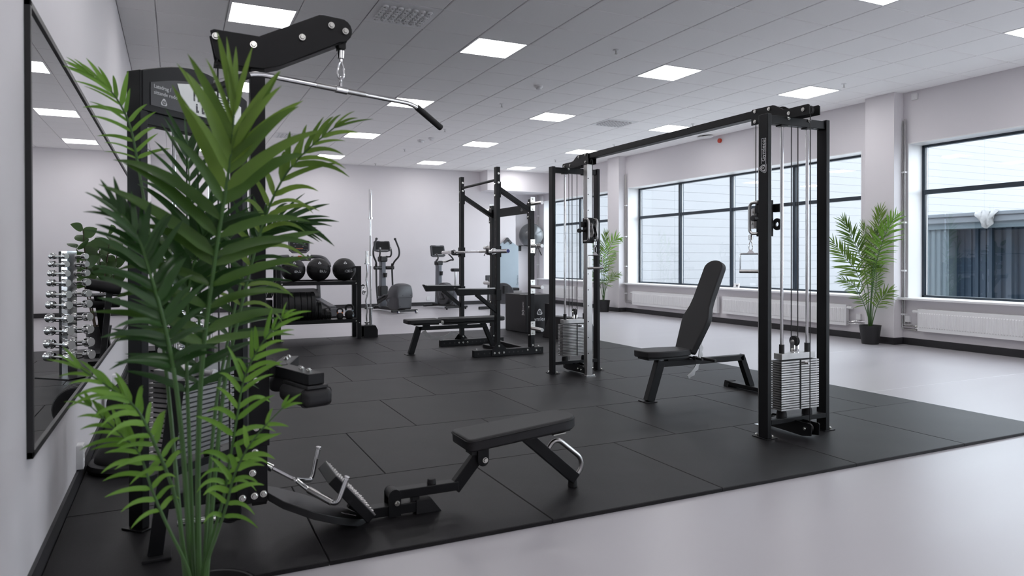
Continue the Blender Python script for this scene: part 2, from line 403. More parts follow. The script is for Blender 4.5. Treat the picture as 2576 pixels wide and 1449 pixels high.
# windows: white reveals, dark frame, mullions, transom, a pane in every field, white sill board
for n, a, b in WINS:
    root = bpy.data.objects.new('window_%d' % n, None); C.objects.link(root); root.location = (9.5, (a+b)/2, ZS); struct(root)
    fx0, fx1 = 9.485, 9.565
    rv = MB().box(XR-0.004, 9.5, a-0.001, a+0.012, ZS, ZT-0.012).box(XR-0.004, 9.5, b-0.012, b+0.001, ZS, ZT-0.012).box(XR-0.004, 9.5, a-0.001, b+0.001, ZT-0.012, ZT+0.001)
    rv.builds('reveal', 'white', root)
    MB().box(fx0, fx1, a+0.012, b-0.012, ZS-0.03, ZS+0.03).box(fx0, fx1, a+0.012, b-0.012, ZT-0.045, ZT-0.012).box(fx0, fx1, a+0.012, a+0.05, ZS, ZT-0.012).box(fx0, fx1, b-0.05, b-0.012, ZS, ZT-0.012).build('frame', 'frame', root, bevel=0.004)
    ms = [b-1.46-1.503*k for k in range(5) if b-1.46-1.503*k > a+0.3]
    for y in ms: MB().box(fx0-0.015, fx1, y-0.028, y+0.028, ZS+0.03, ZT-0.045).build('mullion', 'frame', root, bevel=0.004)
    MB().box(fx0-0.005, fx1, a+0.05, b-0.05, 2.10, 2.16).build('transom', 'frame', root, bevel=0.004)
    es = [b-0.05]+[q for y in ms for q in (y+0.028, y-0.028)]+[a+0.05]
    for k in range(0, len(es), 2):
        for z0, z1 in ((ZS+0.03, 2.10), (2.16, ZT-0.045)):
            MB().box(9.52, 9.526, es[k+1], es[k], z0, z1).build('pane', 'glass', root)
    for k in range(0, len(es), 2):     # slim light gasket bead at the edge of each field
        MB().box(9.505, 9.519, es[k]-0.022, es[k]-0.012, ZS+0.03, ZT-0.045).build('glazing_bead', 'white', root)
    MB().box(9.07, 9.5, a-0.13 if n == 3 else a-0.02, b+(0.0 if n == 4 else 0.05 if n == 1 else 0.04 if n == 2 else 0.2), ZS-0.028, ZS).build('sill', 'white', root, bevel=0.004)

# ceiling: grid above, lay-in tiles as parts, light panels and vents in their cells
GX, GY, T = 0.4432, 6.7399, 0.6
ceil = struct(MB().box(XL-0.3, 9.6, YF-0.3, 17.9, CE+0.010, CE+0.1).build('ceiling', 'grid', loc=(0, 0, CE)))
LIGHTS = [(i, j) for j in (-15, -10, -5, 0, 5, 10, 15) for i in (0, 4, 8, 12)]
VENTS = [(2, -1), (10, 5), (2, 11)]
def tile(x0, x1, y0, y1, mb):
    g, c = 0.0045, 0.007
    x0, x1, y0, y1 = x0+g, x1-g, y0+g, y1-g
    vs = [(x0, y0, CE+0.010), (x1, y0, CE+0.010), (x1, y1, CE+0.010), (x0, y1, CE+0.010),
          (x0, y0, CE+0.005), (x1, y0, CE+0.005), (x1, y1, CE+0.005), (x0, y1, CE+0.005),
          (x0+c, y0+c, CE), (x1-c, y0+c, CE), (x1-c, y1-c, CE), (x0+c, y1-c, CE)]
    fs = [(11, 10, 9, 8)]
    for a in (0, 4): fs += [(a+k, a+(k+1) % 4, a+4+(k+1) % 4, a+4+k) for k in range(4)]
    return mb.add(vs, fs)
std = tile(0, T, 0, T, MB()).mesh('ceiling_tile', M['ceil'], (0, 0, CE))
cells = []
fwd = Vector((math.sin(0.4467), math.cos(0.4467), 0))
for i in range(-2, 15):
    for j in range(-19, 18):
        if (i, j) in LIGHTS or (i, j) in VENTS: continue
        x, y = GX+i*T, GY+j*T
        v = Vector((x+0.3, y+0.3, 0)); d = v.dot(fwd); lat = v.x*math.cos(0.4467)-v.y*math.sin(0.4467)
        vis = d > 0.5 and abs(lat) < 0.76*d+0.4 and 2.3/d < 0.43
        cells.append((not vis, v.length, i, j))
cells.sort(); rest = MB(); nt = 0
for hid, _, i, j in cells:
    x0, y0 = GX+i*T, GY+j*T; x1, y1 = x0+T, y0+T
    cut = x0 < XL or x1 > XR or y0 < YF or y1 > YB
    x0, x1, y0, y1 = max(x0, XL), min(x1, XR), max(y0, YF), min(y1, YB)
    if x1-x0 < 0.03 or y1-y0 < 0.03: continue
    if hid or nt >= 298: tile(x0, x1, y0, y1, rest); continue
    nt += 1
    if cut: inst('ceiling_tile', tile(0, x1-x0, 0, y1-y0, MB()).mesh('ceiling_tile', M['ceil'], (0, 0, CE)), ceil, (x0, y0, CE))
    else: inst('ceiling_tile', std, ceil, (x0, y0, CE))
o = rest.build('ceiling_tile_field', 'ceil', ceil); o['kind'] = 'stuff'
fme = MB().box(0.004, 0.596, 0.004, 0.024, -0.002, 0.01).box(0.004, 0.596, 0.576, 0.596, -0.002, 0.01).box(0.004, 0.024, 0.024, 0.576, -0.002, 0.01).box(0.576, 0.596, 0.024, 0.576, -0.002, 0.01).mesh('light_frame', M['white'])
dme = MB().box(0.024, 0.576, 0.024, 0.576, -0.001, 0.009).mesh('diffuser', M['lamp'])
ROW = {0: 'nearest fully visible', 5: 'second', 10: 'third', 15: 'farthest'}
COL = {0: 'left wall', 4: 'centre left', 8: 'centre right', 12: 'window side'}
for i, j in LIGHTS:
    x, y = GX+i*T, GY+j*T
    if j in ROW:
        lab = 'square white ceiling light panel, %s row from the camera, %s column' % (ROW[j], COL[i])
    elif j == -5: lab = 'square white ceiling light panel cut by the top of the picture, %s column' % COL[i]
    else: lab = 'ceiling light panel behind the viewer, %s row back, %s column' % ('second' if j == -10 else 'third', COL[i])
    t = thing('ceiling_light', lab, 'light', (x+0.3, y+0.3, CE), 'square ceiling light panels')
    inst('light_frame', fme, t, (x, y, CE)); inst('diffuser', dme, t, (x, y, CE))
VL = ['grey ceiling air vent with round nozzles, nearest, above the pulldown arm', 'ceiling air vent with nozzles, above the crossover beam', 'far ceiling air vent half hidden behind the big palm leaves']
nz = MB().ring((0, 0, 0), (0, 0, -0.018), 0.029, 0.022, 14).mesh('nozzle', M['plastic'])
nzd = MB().ball((0.006, 0.002, -0.010), 0.0135, 10, 6).mesh('nozzle_core', M['plastic'])
for (i, j), lab in zip(VENTS, VL):
    x, y = GX+i*T, GY+j*T
    t = thing('ceiling_vent', lab, 'vent', (x+0.3, y+0.3, CE), 'nozzle vents in the ceiling')
    MB().box(x+0.004, x+0.596, y+0.004, y+0.596, CE-0.001, CE+0.009).build('vent_panel', 'plastic', t)
    dk = MB()
    for a in range(7):
        for b in range(6): dk.cyl((x+0.09+a*0.07, y+0.125+b*0.07, CE-0.001), (x+0.09+a*0.07, y+0.125+b*0.07, CE-0.003), 0.0225, 12)
    o = dk.build('nozzle_opening', 'blackp', t); o['kind'] = 'stuff'
    for a in range(7):
        for b in range(6):
            p = (x+0.09+a*0.07, y+0.125+b*0.07, CE-0.001)
            q = inst('nozzle', nz, t, p); k = inst('nozzle_core', nzd, q, p)
for k, (x, y, lab) in enumerate([(4.39, 6.5, 'small ceiling sprinkler head nearest the viewer, left of the middle'), (4.38, 9.49, 'small ceiling sprinkler head right of the pulldown bar'),
        (7.97, 6.48, 'ceiling sprinkler head near the window wall, nearest the viewer'), (4.32, 11.77, 'ceiling sprinkler head beside the grip of the pulldown bar'),
        (4.34, 14.26, 'ceiling sprinkler head beyond the smoke detectors'), (4.35, 16.69, 'ceiling sprinkler head closest to the back wall'),
        (8.01, 11.93, 'ceiling sprinkler head below the crossover beam'), (7.99, 14.33, 'ceiling sprinkler head left of the far cable tower top'), (8.0, 9.52, 'ceiling sprinkler head just above the crossover beam')]):
    t = thing('sprinkler', lab, 'sprinkler', (x, y, CE), 'ceiling sprinklers')
    MB().lathe([(0.035, 0), (0.033, -0.006), (0.012, -0.010)], (x, y, CE), 14).build('rosette', 'white', t)
    MB().cyl((x, y, CE-0.008), (x, y, CE-0.045), 0.008, 8).cyl((x, y, CE-0.045), (x, y, CE-0.05), 0.016, 10).build('head', 'steel', t)
for x, y, r, lab in ((4.37, 8.29, 0.055, 'white round ceiling detector in the middle of the ceiling'), (4.30, 13.05, 0.075, 'larger white smoke detector deep in the room'), (4.40, 12.72, 0.06, 'flat white disc detector beside the far smoke detector')):
    t = thing('smoke_detector', lab, 'detector', (x, y, CE), 'ceiling detectors')
    MB().lathe([(r, 0), (r, -0.02), (r*0.8, -0.03)], (x, y, CE), 20).build('detector_base', 'plastic', t)
    MB().lathe([(r*0.72, -0.03), (r*0.62, -0.048), (r*0.2, -0.058)], (x, y, CE), 20).build('sensor_cap', 'plastic', t)

# rubber mat: interlocking rows of square tiles, every second row shifted by half a tile
mt = thing('rubber_mat_floor', 'black rubber gym flooring of staggered square tiles under the equipment', 'gym mat', (2.5, 6.8, 0))
MX, MY = 0.5386, 2.789
def mtile(x0, x1, y0, y1):
    g, c = 0.0018, 0.003
    x0, x1, y0, y1 = x0+g, x1-g, y0+g, y1-g
    vs = []
    for z, k in ((0.0005, 0), (MT-0.003, 0), (MT, c)): vs += [(x0+k, y0+k, z), (x1-k, y0+k, z), (x1-k, y1-k, z), (x0+k, y1-k, z)]
    fs = [(8, 9, 10, 11), (3, 2, 1, 0)]
    for a in (0, 4): fs += [(a+k, a+(k+1) % 4, a+4+(k+1) % 4, a+4+k) for k in range(4)]
    return MB().add(vs, fs)
tf = mtile(0, 1, 0, 1).mesh('rubber_tile', M['mat']); th = mtile(0, 0.5, 0, 1).mesh('rubber_tile', M['mat'])
for r in range(8):
    x = MX-1.0+0.001
    xs = [(x, 1)] if False else []
    if r % 2 == 0:
        for k in range(6): inst('rubber_tile', tf, mt, (x+k, MY+r, 0))
    else:
        inst('rubber_tile', th, mt, (x, MY+r, 0))
        for k in range(5): inst('rubber_tile', tf, mt, (x+0.5+k, MY+r, 0))
        inst('rubber_tile', th, mt, (x+5.5, MY+r, 0))

# outside: clad hall across the yard, low shed in front of it, ground
struct(MB().box(9.65, 60, -30, 70, -0.6, -0.45).build('ground', 'gravel'))
fac = thing('clad_hall', 'white hall of horizontal cladding boards across the yard outside the windows', 'building', (27, 20.5, -0.45))
MB().box(9.9, 48, 20.07, 30, -0.45, 9.0).build('wall_core', 'clad', fac)
bm = MB().box(0.003, 5.997, 0, 0.06, 0.003, 0.307).mesh('cladding_panel', M['clad'])
for r in range(24):
    for k in range(7): inst('cladding_panel', bm, fac, (10.0+6*k-(3 if r % 2 else 0)*0, 20.01, -0.45+0.31*r))
MB().box(10.0, 48, 20.01, 20.07, 6.99, 9.0).build('upper_cladding', 'clad', fac)
sh = thing('yard_shed', 'low blue-grey corrugated shed with pale fascia outside the right window', 'shed', (12.4, 5, -0.45))
cor = MB(); y = 7.75; pts = []
while y > 0.5:
    pts += [(12.30, y), (12.30, y-0.055), (12.33, y-0.065), (12.33, y-0.11)]; y -= 0.12
vs = []
for px, py in pts: vs += [(px, py, -0.45), (px, py, 1.72)]
cor.add(vs, [(2*k, 2*k+1, 2*k+3, 2*k+2) for k in range(len(pts)-1)]); cor.build('corrugated_wall', 'shed', sh, ang=0.3)
cor = MB(); y = 8.25; pts = []
while y > 7.72: pts += [(12.0, y), (12.0, y-0.05), (12.02, y-0.06), (12.02, y-0.09)]; y -= 0.10
vs = []
for px, py in pts: vs += [(px, py, -0.45), (px, py, 1.72)]
cor.add(vs, [(2*k, 2*k+1, 2*k+3, 2*k+2) for k in range(len(pts)-1)]); cor.box(12.02, 13.8, 7.70, 7.75, -0.45, 1.72).box(12.02, 13.8, 8.2, 8.25, -0.45, 1.72).build('corrugated_end', 'shedl', sh, ang=0.3)
MB().box(11.93, 13.9, 0.3, 8.32, 1.80, 1.90).build('fascia', 'fascia', sh, bevel=0.01)
MB().box(11.97, 13.9, 0.3, 8.3, 1.70, 1.80).build('fascia_lower', 'shedl', sh)
MB().box(11.90, 13.95, 0.3, 8.34, 1.90, 1.965).build('gutter', 'fascia', sh, bevel=0.015)
for y in (7.05, 6.75, 5.2): MB().box(12.12, 12.20, y-0.04, y+0.04, -0.45, 1.70).build('shed_post', 'frame', sh)
rag = MB(); random.seed(3)
n = 9; g = {}
for a in range(n):
    for b in range(n):
        u, v = a/(n-1), b/(n-1)
        zz = 1.97-0.30*v*(0.45+0.55*math.sin(u*math.pi)**0.7)+0.02*random.random()
        g[a, b] = (11.885-0.05*math.sin(v*3)-0.035*math.sin(u*17+v*3)+0.01*random.random(), 7.13-0.36*(u-0.0)*(1-0.35*v)-0.06*v+0.012*random.random(), zz)
ks = list(g); ix = {k: q for q, k in enumerate(ks)}
rag.add([g[k] for k in ks]+[(g[k][0]+0.006, g[k][1], g[k][2]) for k in ks], [(ix[a, b], ix[a+1, b], ix[a+1, b+1], ix[a, b+1]) for a in range(n-1) for b in range(n-1)]+[(ix[a, b]+n*n, ix[a, b+1]+n*n, ix[a+1, b+1]+n*n, ix[a+1, b]+n*n) for a in range(n-1) for b in range(n-1)])
tag(rag.build('crumpled_cloth', 'cloth', ang=1.2), 'crumpled white rag hanging from the shed gutter outside', 'cloth')

for y in (4.30, 6.33): MB().box(5.56 if y > 2.8 else XL, XR-0.02, y-0.004, y+0.004, -0.001, 0.0006).build('weld_seam', 'seam', bpy.data.objects['floor'])
# mirror on the left wall
mr = thing('wall_mirror', 'long black framed mirror on the left wall', 'mirror', (XL, 6.1, 0.5))
my0, my1, mz0, mz1 = 2.95, 9.3, 0.503, 2.12
MB().box(XL+0.004, XL+0.012, my0+0.02, my1-0.02, mz0+0.02, mz1-0.02).build('mirror_glass', 'mirror', mr)
f = MB()
for b in ((my0, my1, mz0, mz0+0.025), (my0, my1, mz1-0.025, mz1), (my0, my0+0.025, mz0, mz1), (my1-0.025, my1, mz0, mz1)): f.box(XL, XL+0.02, *b)
f.build('mirror_frame', 'blackp', mr, bevel=0.002)

# radiators under the windows
def radiator(y0, y1, z0, z1, lab, valve, n):
    t = thing('radiator', lab, 'radiator', (9.14, (y0+y1)/2, z0), 'white panel radiators under the windows')
    MB().box(9.10, 9.105, y0, y1, z0, z1).build('front_plate', 'white', t)
    m = MB(); k = int((y1-y0-0.06)/0.0333)
    for q in range(k):
        y = y0+0.04+q*(y1-y0-0.08)/(k-1)
        m.add([(9.10, y-0.012, z0+0.045), (9.10, y+0.012, z0+0.045), (9.10, y+0.012, z1-0.045), (9.10, y-0.012, z1-0.045),
               (9.092, y-0.006, z0+0.058), (9.092, y+0.006, z0+0.058), (9.092, y+0.006, z1-0.058), (9.092, y-0.006, z1-0.058)],
              [(4, 5, 6, 7), (0, 1, 5, 4), (1, 2, 6, 5), (2, 3, 7, 6), (3, 0, 4, 7)])
    o = m.build('rib', 'white', t, ang=0.3); o['kind'] = 'stuff'
    MB().box(9.105, 9.17, y0+0.002, y1-0.002, z1-0.012, z1+0.004).box(9.105, 9.17, y0, y0+0.008, z0, z1).box(9.105, 9.17, y1-0.008, y1, z0, z1).build('casing', 'white', t, bevel=0.003)
    MB().box(9.16, XR, y0+0.3, y0+0.34, z0+0.03, z1-0.03).box(9.16, XR, y1-0.34, y1-0.3, z0+0.03, z1-0.03).builds('wall_bracket', 'white', t)
    yv, s = (y0, -1) if valve == 'near' else (y1, 1)
    if valve: 
        MB().cyl((9.13, yv, z1-0.04), (9.13, yv+s*0.085, z1-0.04), 0.022, 14).build('thermostat_knob', 'plastic', t, bevel=0.003)
        MB().tube(rtube([(9.13, yv, z0+0.06), (9.13, yv+s*0.06, z0+0.06), (9.165, yv+s*0.12, z0+0.075), (9.165, yv+s*0.3, z0+0.07)], 0.02), 0.008).tube(rtube([(9.13, yv, z0+0.03), (9.13, yv+s*0.06, z0+0.03), (9.165, yv+s*0.14, z0+0.035), (9.165, yv+s*0.34, z0+0.03)], 0.02), 0.008).builds('radiator_pipe', 'chrome', t)
radiator(10.158, 12.853, 0.185, 0.485, 'long white radiator under the middle window, left one, behind the bench backrest', 'far', 0)
radiator(7.36, 10.01, 0.19, 0.50, 'long white radiator under the middle window, right one, behind the near cable tower', 'near', 1)
radiator(3.53, 6.228, 0.212, 0.508, 'white radiator under the right window at the picture edge', 'far', 2)
radiator(15.35, 17.05, 0.18, 0.49, 'white radiator under the far window, left of its pair', '', 3)
radiator(13.75, 15.2, 0.18, 0.49, 'white radiator under the far window, right one beside the small palm', 'near', 4)
# heating riser pipes in the corners by the pillars
for ya, yb, zt, lab in ((6.49, 6.462, 3.12, 'pair of thin chrome heating pipes by the right pillar'), (13.205, 13.175, 3.1, 'pair of thin heating pipes left of the middle window'), (17.5, 17.45, 2.98, 'pair of thin heating pipes in the far corner')):
    xx = 9.165; t = thing('heating_pipes', lab, 'pipe', (xx, ya, 0.2), 'heating riser pipes')
    for q, (a, l) in enumerate(((ya, 0.215), (yb, 0.265))):
        MB().tube(rtube([(xx, a, zt+0.02*q), (xx, a, l), (xx, a-0.2+0.03*q, l-0.005)], 0.03), 0.0085, 8).build('riser', 'steel', t)
    for z in (0.42, 1.03, 1.7, 2.4): MB().box(xx-0.014, XR, yb-0.014, ya+0.014, z-0.012, z+0.012).build('pipe_clip', 'plastic', t)
# ------------------------------------------------------------------ cable crossover: two towers joined by a high beam
XC = 3.757
cc = thing('cable_crossover', 'black cable crossover station of two weight towers joined by a high beam', 'cable machine', (XC, 4.89, MT))
def stack(parent, x0, x1, y0, y1, z0, n, pitch, th, pin=True, T=None):
    """n chrome plates, each a part, and the thicker top plate"""
    me = MB().box(0, x1-x0, 0, y1-y0, 0, th).mesh('weight_plate', M['steel'])
    for i in range(n): inst('weight_plate', me, parent, (x0, y0, z0+i*pitch))
    MB().box(x0+0.012, x1-0.012, y0+0.012, y1-0.012, z0+0.001, z0+n*pitch-0.004).build('stack_core', 'blackp', parent)
def cable(parent, pts, r=0.0036): return MB().tube(pts, r, 6).build('cable', 'blackp', parent)
def wheel(parent, p, r, ax=(1, 0, 0), w=0.022, m='blackp'):
    p, ax = Vector(p), Vector(ax).normalized()
    prof = [(0.008, -w/2), (r, -w/2), (r*0.84, -w*0.1), (r*0.84, w*0.1), (r, w/2), (0.008, w/2)]
    return MB().lathe(prof, p, 24, ax).build('pulley_wheel', m, parent)
def tower(yc, s):
    for x0 in (3.4725, 4.0100):
        MB().box(x0, x0+0.035, yc-0.04, yc+0.04, MT+0.006, 2.15).build('post', 'black', cc, bevel=0.004)
        MB().box(x0-0.012, x0+0.085, yc-0.045, yc+0.085, MT, MT+0.006).build('foot_plate', 'black', cc, bevel=0.001)
        bolts(cc, [(x0+0.062, yc-0.02, MT+0.006), (x0+0.012, yc+0.068, MT+0.006)], (0, 0, 1), 0.012, 0.016)
    MB().box(3.5075, 4.01, yc-0.028, yc+0.028, 2.088, 2.143).build('top_crossbar', 'black', cc, bevel=0.003)
    MB().box(3.5075, 4.01, yc-0.04, yc+0.04, 0.113, 0.146).build('bottom_crossbar', 'black', cc, bevel=0.003)
    for x in (3.64, 3.874):
        MB().lathe([(0.034, 0.146), (0.034, 0.165), (0.028, 0.197)], (x, yc, 0), 20).build('rubber_buffer', 'rubber', cc)
        MB().cyl((x, yc, 0.146), (x, yc, 2.088), 0.0105, 14).build('guide_rod', 'chrome', cc)
        MB().cyl((x, yc, 0.572), (x, yc, 0.63), 0.0175, 16).build('rod_sleeve', 'blackp', cc)
        MB().box(x-0.03, x+0.03, yc-0.025, yc+0.025, 2.08, 2.09).build('rod_clamp', 'black', cc)
    stack(cc, 3.586, 3.930, yc-0.05, yc+0.05, 0.199, 21, 0.01575, 0.0098)
    MB().box(3.604, 3.912, yc-0.035, yc+0.035, 0.5325, 0.572).build('top_plate', 'steel', cc, bevel=0.002)
    pin = MB().box(XC-0.004, XC+0.004, yc-0.055, yc-0.05, 0.20, 0.53).build('selector_slot', 'blackp', cc)
    MB().cyl((XC+0.045, yc-0.05, 0.505), (XC+0.045, yc-0.085, 0.505), 0.011, 12).build('selector_pin', 'chrome', cc)
    for dx in (-0.021, 0.013): MB().prism([(-0.018, 0), (0.018, 0), (0.018, 0.075), (0.010, 0.088), (-0.010, 0.088), (-0.018, 0.075)], (XC+dx, yc, 0.572), (0, 1, 0), (0, 0, 1), (0.008, 0, 0)).build('pulley_cheek', 'chrome', cc)
    wheel(cc, (XC, yc, 0.648), 0.036, (1, 0, 0), 0.02)
    bolts(cc, [(XC-0.021, yc, 0.648), (XC-0.021, yc, 0.592)], (-1, 0, 0), 0.010, 0.010)
    cable(cc, [(XC-0.030, yc, 0.65), (XC-0.030, yc, 2.14)]); cable(cc, [(XC+0.030, yc, 0.65), (XC+0.030, yc, 2.14)])
    yo = yc-s*0.125
    cable(cc, [(XC+0.004, yo, 2.17), (XC+0.004, yo, 0.085)])
    # dog-leg cheek plates carrying the top pulleys, running along the beam
    poly = [(-0.165, 2.142), (-0.165, 2.200), (-0.155, 2.208), (0.02, 2.208), (0.055, 2.212), (0.125, 2.252), (0.145, 2.258), (0.335, 2.262), (0.345, 2.252), (0.345, 2.150), (0.20, 2.150), (0.14, 2.143)]
    for dx in (-0.05, 0.042): MB().prism(poly if s > 0 else [(a, b) for a, b in reversed(poly)], (XC+dx, yc, 0), (0, s, 0), (0, 0, 1), (0.008, 0, 0)).build('pulley_plate', 'black', cc, bevel=0.001)
    for q, z in ((-0.118, 2.175), (0.12, 2.185), (0.30, 2.20)): wheel(cc, (XC, yc+s*q, z), 0.033)
    for q, z in ((-0.118, 2.178), (0.0, 2.175), (0.175, 2.238), (0.305, 2.245), (0.305, 2.172)):
        bolts(cc, [(XC-0.05, yc+s*q, z)], (-1, 0, 0), 0.013, 0.013)
    bolts(cc, [(XC-0.09, yc-0.028, 2.132), (XC+0.10, yc-0.028, 2.132)], (0, -1, 0), 0.012, 0.013)
    # floor pulley brackets
    poly = [(-0.17, 0.048), (-0.175, 0.118), (-0.165, 0.126), (0.0, 0.126), (0.22, 0.115), (0.245, 0.10), (0.245, 0.045), (-0.10, 0.035)]
    for dx in (-0.04, 0.032): MB().prism(poly if s > 0 else list(reversed(poly)), (XC+dx, yc, 0), (0, s, 0), (0, 0, 1), (0.008, 0, 0)).build('floor_bracket', 'black', cc, bevel=0.001)
    wheel(cc, (XC, yc-s*0.115, 0.085), 0.035); wheel(cc, (XC, yc+s*0.16, 0.078), 0.035)
    bolts(cc, [(XC-0.04, yc-s*0.125, 0.088), (XC-0.04, yc+s*0.14, 0.078), (XC-0.04, yc+s*0.20, 0.074)], (-1, 0, 0), 0.012, 0.012)
    # polished column with its sliding carriage
    yk = yc+s*0.265
    MB().box(XC-0.0325, XC+0.0325, yk-0.0325, yk+0.0325, MT+0.006, 2.155).build('slide_column', 'steel', cc, bevel=0.004)
    MB().box(XC-0.05, XC+0.06, yk-0.05, yk+0.05, MT, MT+0.007).build('foot_plate', 'chrome', cc)
    bolts(cc, [(XC+0.052, yk-s*-0.03, MT+0.007)], (0, 0, 1), 0.010, 0.012)
    hm = MB().cyl((0, 0, 0), (0, 0.001, 0), 0.006, 10).cyl((0, 0.065, 0), (0, 0.066, 0), 0.006, 10).mesh('slide_column_hole', M['black'])
    for k in range(12): inst('hole', hm, cc, (XC-0.018, yk-0.0335, 0.25+k*0.16))
    z0, z1 = 1.360, 1.615
    MB().box(XC-0.041, XC+0.041, yk-0.041, yk+0.041, z0, z1).build('carriage', 'black', cc, bevel=0.004)
    MB().cyl((XC-0.041, yk, 1.485), (XC-0.085, yk, 1.485), 0.011, 12).cyl((XC-0.085, yk, 1.485), (XC-0.115, yk, 1.485), 0.021, 16).build('lock_knob', 'blackp', cc, bevel=0.002)
    MB().box(XC-0.075, XC-0.041, yk-0.02, yk+0.02, 1.52, 1.575).build('carriage_lug', 'black', cc, bevel=0.003)
    yi = yk+s*0.041
    MB().tube(rtube([(XC+0.05, yi-s*0.03, 1.60), (XC+0.05, yi+s*0.055, 1.60), (XC+0.05, yi+s*0.055, 1.38), (XC+0.05, yi-s*0.03, 1.38)], 0.06), 0.0105, 10).build('grip_tube', 'steel', cc)
    MB().tube(rtube([(XC-0.05, yi-s*0.03, 1.60), (XC-0.05, yi+s*0.055, 1.60), (XC-0.05, yi+s*0.055, 1.38), (XC-0.05, yi-s*0.03, 1.38)], 0.06), 0.0105, 10).build('grip_tube', 'steel', cc)
    fig = []
    for k in range(13): t = math.radians(-15+210*k/12); fig.append((0.085+0.036*math.cos(t), 1.532+0.032*math.sin(t)))
    for k in range(13): t = math.radians(150+200*k/12); fig.append((0.095+0.045*math.cos(t), 1.458+0.042*math.sin(t)))
    for dx in (-0.022, 0.018): MB().prism(fig if s > 0 else list(reversed(fig)), (XC+dx, yk, 0), (0, s, 0), (0, 0, 1), (0.004, 0, 0)).build('swivel_plate', 'steel', cc)
    for q, z in ((0.088, 1.535), (0.098, 1.455)):
        wheel(cc, (XC, yk+s*q, z), 0.028); bolts(cc, [(XC-0.022, yk+s*q, z)], (-1, 0, 0), 0.008, 0.006); bolts(cc, [(XC+0.022, yk+s*q, z)], (1, 0, 0), 0.008, 0.006)
    MB().ring((XC+0.062, yk-s*0.05, 1.445), (XC+0.074, yk-s*0.05, 1.445), 0.042, 0.016, 20).build('counter_pulley', 'blackp', cc)
    MB().box(XC+0.055, XC+0.08, yk-s*0.05-0.03, yk-s*0.05+0.03, 1.53, 1.585).build('carriage_lug', 'black', cc, bevel=0.003)
    cable(cc, [(XC, yk+s*0.085, 2.19), (XC, yk+s*0.085, 1.56)])
    cable(cc, [(XC, yk+s*0.135, 1.452), (XC, yk+s*0.135, 1.395)])
    return yk+s*0.135
YR, YL = 3.44, 6.33
hR = tower(YR, 1); hL = tower(YL, -1)
MB().box(XC-0.038, XC+0.038, YR+0.16, YL-0.16, 2.203, 2.258).build('crossover_beam', 'black', cc, bevel=0.004)
# wordmark badge on the near post, reading upwards
xo = 3.4725-0.0003
U_, V_ = Vector((0, 0, 1)), Vector((0, 1, 0)); eb = Vector((xo, YR-0.004, 1.795))
MB().prism(rtri(0.050, 0.014), eb, U_, V_, (-0.0010, 0, 0)).prism([(0.03, -0.022), (0.195, -0.022), (0.195, 0.017), (0.03, 0.017)], eb, U_, V_, (-0.0009, 0, 0)).build('badge', 'decal', cc)
MB().prism(rtri(0.044, 0.012), eb+Vector((-0.0011, 0, 0)), U_, V_, (-0.0004, 0, 0)).prism([(0.025, -0.019), (0.192, -0.019), (0.192, 0.014), (0.025, 0.014)], eb+Vector((-0.0011, 0, 0)), U_, V_, (-0.0003, 0, 0)).build('badge_ground', 'black', cc)
emblem(eb+Vector((-0.0016, 0, 0)), U_, V_, 0.036, cc)
text('wordmark', 'Gymleco', 0.040, (xo-0.0016, YR-0.0055, 1.910), (0, 0, 1), (0, 1, 0), 'decal', cc)

def d_handle(x, y, z, ang, lab):
    """swivel, snap hook and stirrup grip hanging from a cable end at z"""
    t = thing('stirrup_attachment', lab, 'cable grip', (x, y, z-0.30), 'stirrup handles on the crossover cables')
    T = Tz(x, y, 0, ang)
    MB(T).cyl((0, 0, z), (0, 0, z-0.012), 0.010, 12).cyl((0, 0, z-0.02), (0, 0, z-0.058), 0.0155, 16).cyl((0, 0, z-0.06), (0, 0, z-0.072), 0.008, 12).build('swivel', 'chrome', t, bevel=0.002)
    loop = [(0.012*math.sin(k*math.pi/6)*(1 if 1 else 0), 0, z-0.105+0.036*math.cos(k*math.pi/6)) for k in range(12)]
    MB(T).tube(loop, 0.0032, 8, True).build('snap_hook', 'chrome', t)
    zt, zb, w = z-0.158, z-0.285, 0.072
    MB(T).prism([(-0.03, zt), (0.03, zt), (0.008, zt+0.03), (-0.008, zt+0.03)], (0, -0.003, 0), (1, 0, 0), (0, 0, 1), (0, 0.006, 0)).build('hanger_plate', 'chrome', t)
    MB(T).tube(rtube([(w, 0, zb), (w, 0, zt), (-w, 0, zt), (-w, 0, zb)], 0.012), 0.0048, 8).build('stirrup', 'chrome', t)
    MB(T).cyl((-w-0.006, 0, zb), (w+0.006, 0, zb), 0.0125, 16).build('grip', 'steel', t, bevel=0.002)
d_handle(XC, hR, 1.395, -48, 'steel stirrup handle hanging at the near cable tower')
d_handle(XC, hL, 1.395, -18, 'steel stirrup handle hanging at the far cable tower')

# ------------------------------------------------------------------ benches
def pad_prism(poly, o, u, v, w, name, parent, m='vinyl', bev=0.012):
    return MB().prism(poly, o, u, v, w).build(name, m, parent, bevel=bev, seg=4)
yb = 4.745
ab = thing('adjustable_bench', 'adjustable bench with raised backrest beside the near cable tower', 'bench', (4.0, yb, MT), 'weight benches')
MB().beam((3.525, yb, MT+0.004), (3.640, yb, 0.352), 0.075, 0.060, (0, 1, 0)).build('front_leg', 'black', ab, bevel=0.004)
MB().box(3.462, 3.570, yb-0.06, yb+0.06, MT, MT+0.008).build('foot_plate', 'black', ab, bevel=0.002)
MB().beam((3.625, yb, 0.325), (4.540, yb, 0.325), 0.055, 0.050).build('main_beam', 'black', ab, bevel=0.004)
MB().beam((4.520, yb, 0.345), (4.640, yb, MT+0.04), 0.055, 0.055, (0, 1, 0)).build('rear_leg', 'black', ab, bevel=0.004)
